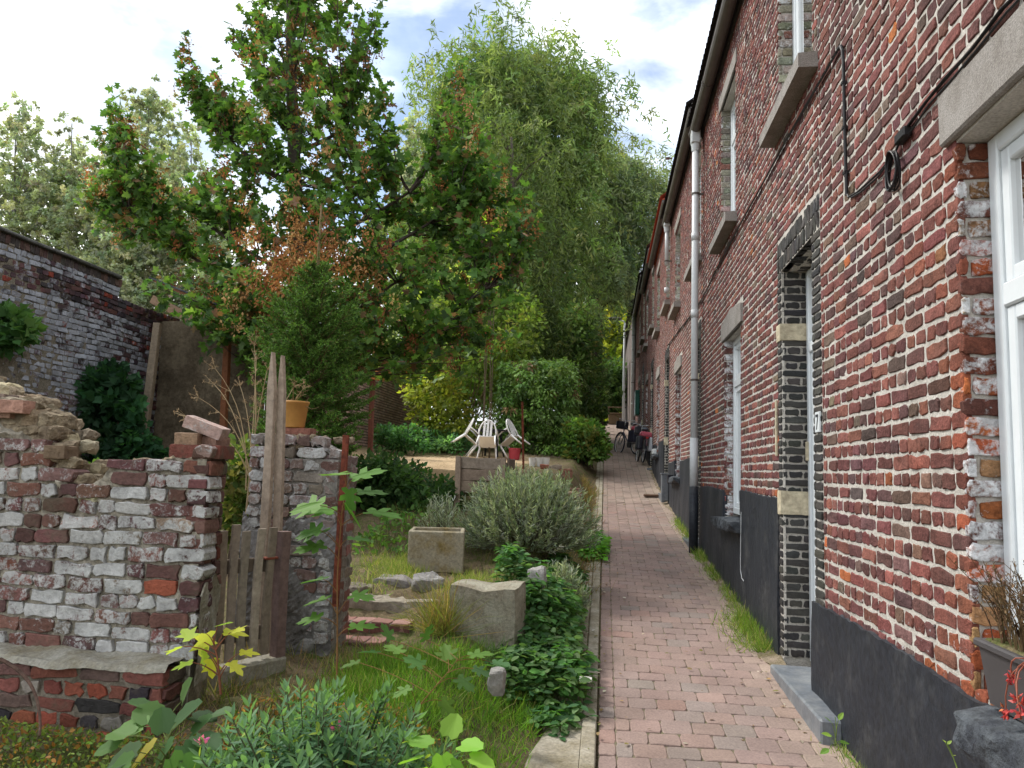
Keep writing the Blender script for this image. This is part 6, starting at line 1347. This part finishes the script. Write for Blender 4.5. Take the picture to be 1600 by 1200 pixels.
cover('ground_cover','lush green three-part leaves spilling over the kerb right of the concrete block',[(-.62,-.04,4.15,5.1,.30,.24),(-.55,-.13,4.9,6.1,.34,.33),(-.75,-.45,5.1,6.0,.14,.3),(-.34,-.12,3.9,4.3,.03,.08),(-.5,-.13,6.0,7.6,.16,.22)],2600,.2,.062,CL,1010)
cover('ground_cover','bright green leafy patch on the kerb beyond the lavender',[(-.28,.06,8.6,10.2,1,.18)],420,.15,.08,[(.10,.24,.035),(.07,.17,.03)],1011)
cover('ground_cover','small-leaved reddish and green creeping plants along the red brick footing',[(-2.6,-1.45,2.1,3.05,1,.13)],4600,.1,.022,[(.10,.15,.03),(.14,.19,.04),(.20,.10,.03),(.07,.11,.03)],1012,T=T_OV,three=False)
cover('ground_cover','rusty brown and green low weeds around the mallow and the hebe',[(-1.5,-1.05,2.2,3.3,.6,.2),(-1.2,-.5,2.75,3.3,.4,.1)],2600,.1,.02,[(.30,.15,.04),(.16,.17,.04),(.22,.12,.04),(.10,.14,.03)],1013,T=T_OV,three=False)
cover('ground_cover','low green weeds on the bank beside the bramble',[(-1.2,-.45,7.8,10,.5,.22),(-2.3,-1.6,6.4,8.2,.5,.12)],900,.1,.06,[(.06,.13,.03),(.10,.17,.04)],1014,three=False)
# fallen leaves and litter on the path, twig by the footing
r=np.random.default_rng(1020); s=Soup(); n=520; x=np.where(r.random(n)<.6,r.choice([0.03,1.1],n)+r.normal(0,.07,n),r.uniform(-.4,1.15,n)); x=np.clip(x,-.42,1.15); y=r.uniform(2.6,16,n); p=np.stack([x,y,np.where(x>0,zp(y)+.012,zp(y)+.022)],-1); leaves(s,T_OV,p,np.stack([r.normal(0,1,n),r.normal(0,1,n),0*x],-1),rv(r,n,5),r.uniform(.012,.04,n),pal(r,n,[(.25,.17,.08),(.13,.09,.05),(.4,.36,.28),(.16,.15,.05)])); tag(build('leaf_litter',s,m_dry),'small dry leaves and bits scattered over the path','leaf litter',None,'stuff')
s=Soup(); tube(s,bez(P(0,1030,2.9),P(70,1060,2.85),P(62,1150,2.7),12),np.linspace(.008,.005,12),6,(.10,.06,.045)); solo('bare_stem',s,m_bark,'bare brown arching stem in front of the red brick footing','stem')
# weeds at the foot of the near black wall
leafy_stem('wall_weed','thin flowering weed against the black wall foot, bottom right','weed',[(1500,1215,2.75),(1490,1185,2.78),(1477,1160,2.8)],[(1477,1160,2.8,.022,-.5,-.6),(1480,1163,2.8,.02,.6,-.5),(1487,1180,2.79,.02,.6,.1)],1030,cols=[(.25,.35,.08)],stemc=(.16,.22,.06),r0=.0025,T=T_OV)
leafy_stem('wall_weed','leafy green weed where the stone step meets the black wall','weed',[(1305,1165,3.55),(1307,1140,3.58),(1305,1120,3.6)],[(1300,1150,3.55,.05,-.5,-.2),(1312,1160,3.55,.055,.6,.1),(1300,1130,3.58,.04,-.6,-.6),(1310,1125,3.6,.04,.5,-.7),(1318,1178,3.5,.06,.7,.4),(1296,1170,3.5,.05,-.8,.2)],1031,cols=[(.12,.24,.05),(.18,.3,.06)],stemc=(.16,.22,.06),r0=.003,T=T_OV)
s=Soup()
# ------------------------------------------------------------------ sky, sun, camera
SUN_EL, SUN_AZ = math.radians(48), math.radians(-62)        # azimuth measured from +Y towards +X: the sun stands to the left
w = bpy.data.worlds.new("World"); bpy.context.scene.world = w; w.use_nodes = True; nt = w.node_tree
bg = nt.nodes['Background']; sky = nd(nt,'ShaderNodeTexSky', sky_type='NISHITA'); sky.sun_disc=False
sky.sun_elevation=SUN_EL; sky.sun_rotation=SUN_AZ; sky.dust_density=1.2
tc = nd(nt,'ShaderNodeTexCoord').outputs['Generated']
mp = nd(nt,'ShaderNodeMapping'); mp.inputs['Scale'].default_value=(1,1,2.2); mp.inputs['Location'].default_value=(3.3,1.8,-.7); link(nt,tc,mp.inputs['Vector'])
n1 = noise(nt, 2.1, 7, .55, .3, mp.outputs[0])
cov = ramp(nt, n1, [(.34,g3(.22)),(.50,g3(1))])
n2 = noise(nt, 3.6, 6, .55, .2, mp.outputs[0])
cl = ramp(nt, n2, [(.30,(3.3,3.75,4.2)),(.46,(5.2,5.4,5.6)),(.62,(12,12.1,12.2))])
hole = mix(nt, sky.outputs[0], (.40,.52,.62,1), 1., 'MULTIPLY'); cskyn = mix(nt, hole, cl, cov)
link(nt, cskyn, bg.inputs['Color']); bg.inputs['Strength'].default_value=.10
sl = bpy.data.lights.new('sun','SUN'); sl.energy=1.35; sl.angle=math.radians(12); sl.color=(1,.95,.87)
so = bpy.data.objects.new('sun', sl); C.objects.link(so)
d = np.array([math.sin(SUN_AZ)*math.cos(SUN_EL), math.cos(SUN_AZ)*math.cos(SUN_EL), math.sin(SUN_EL)])
u,v,_ = frame_of(d); so.matrix_world = Matrix([[u[0],v[0],d[0],0],[u[1],v[1],d[1],0],[u[2],v[2],d[2],20],[0,0,0,1]])
cam = bpy.data.cameras.new('camera'); cam.sensor_width=36; cam.lens=FPX/1600*36; cam.clip_end=1000; cam.clip_start=.05
co = bpy.data.objects.new('camera', cam); C.objects.link(co)
co.matrix_world = Matrix([[*ROT[0],0],[*ROT[1],0],[*ROT[2],0],[0,0,0,1]])
sc = bpy.context.scene; sc.camera = co
sc.view_settings.view_transform='Standard'; sc.view_settings.look='None'; sc.view_settings.gamma=1; sc.view_settings.exposure=1.45
sc.render.engine='CYCLES'; sc.cycles.max_bounces=6; sc.cycles.transparent_max_bounces=12
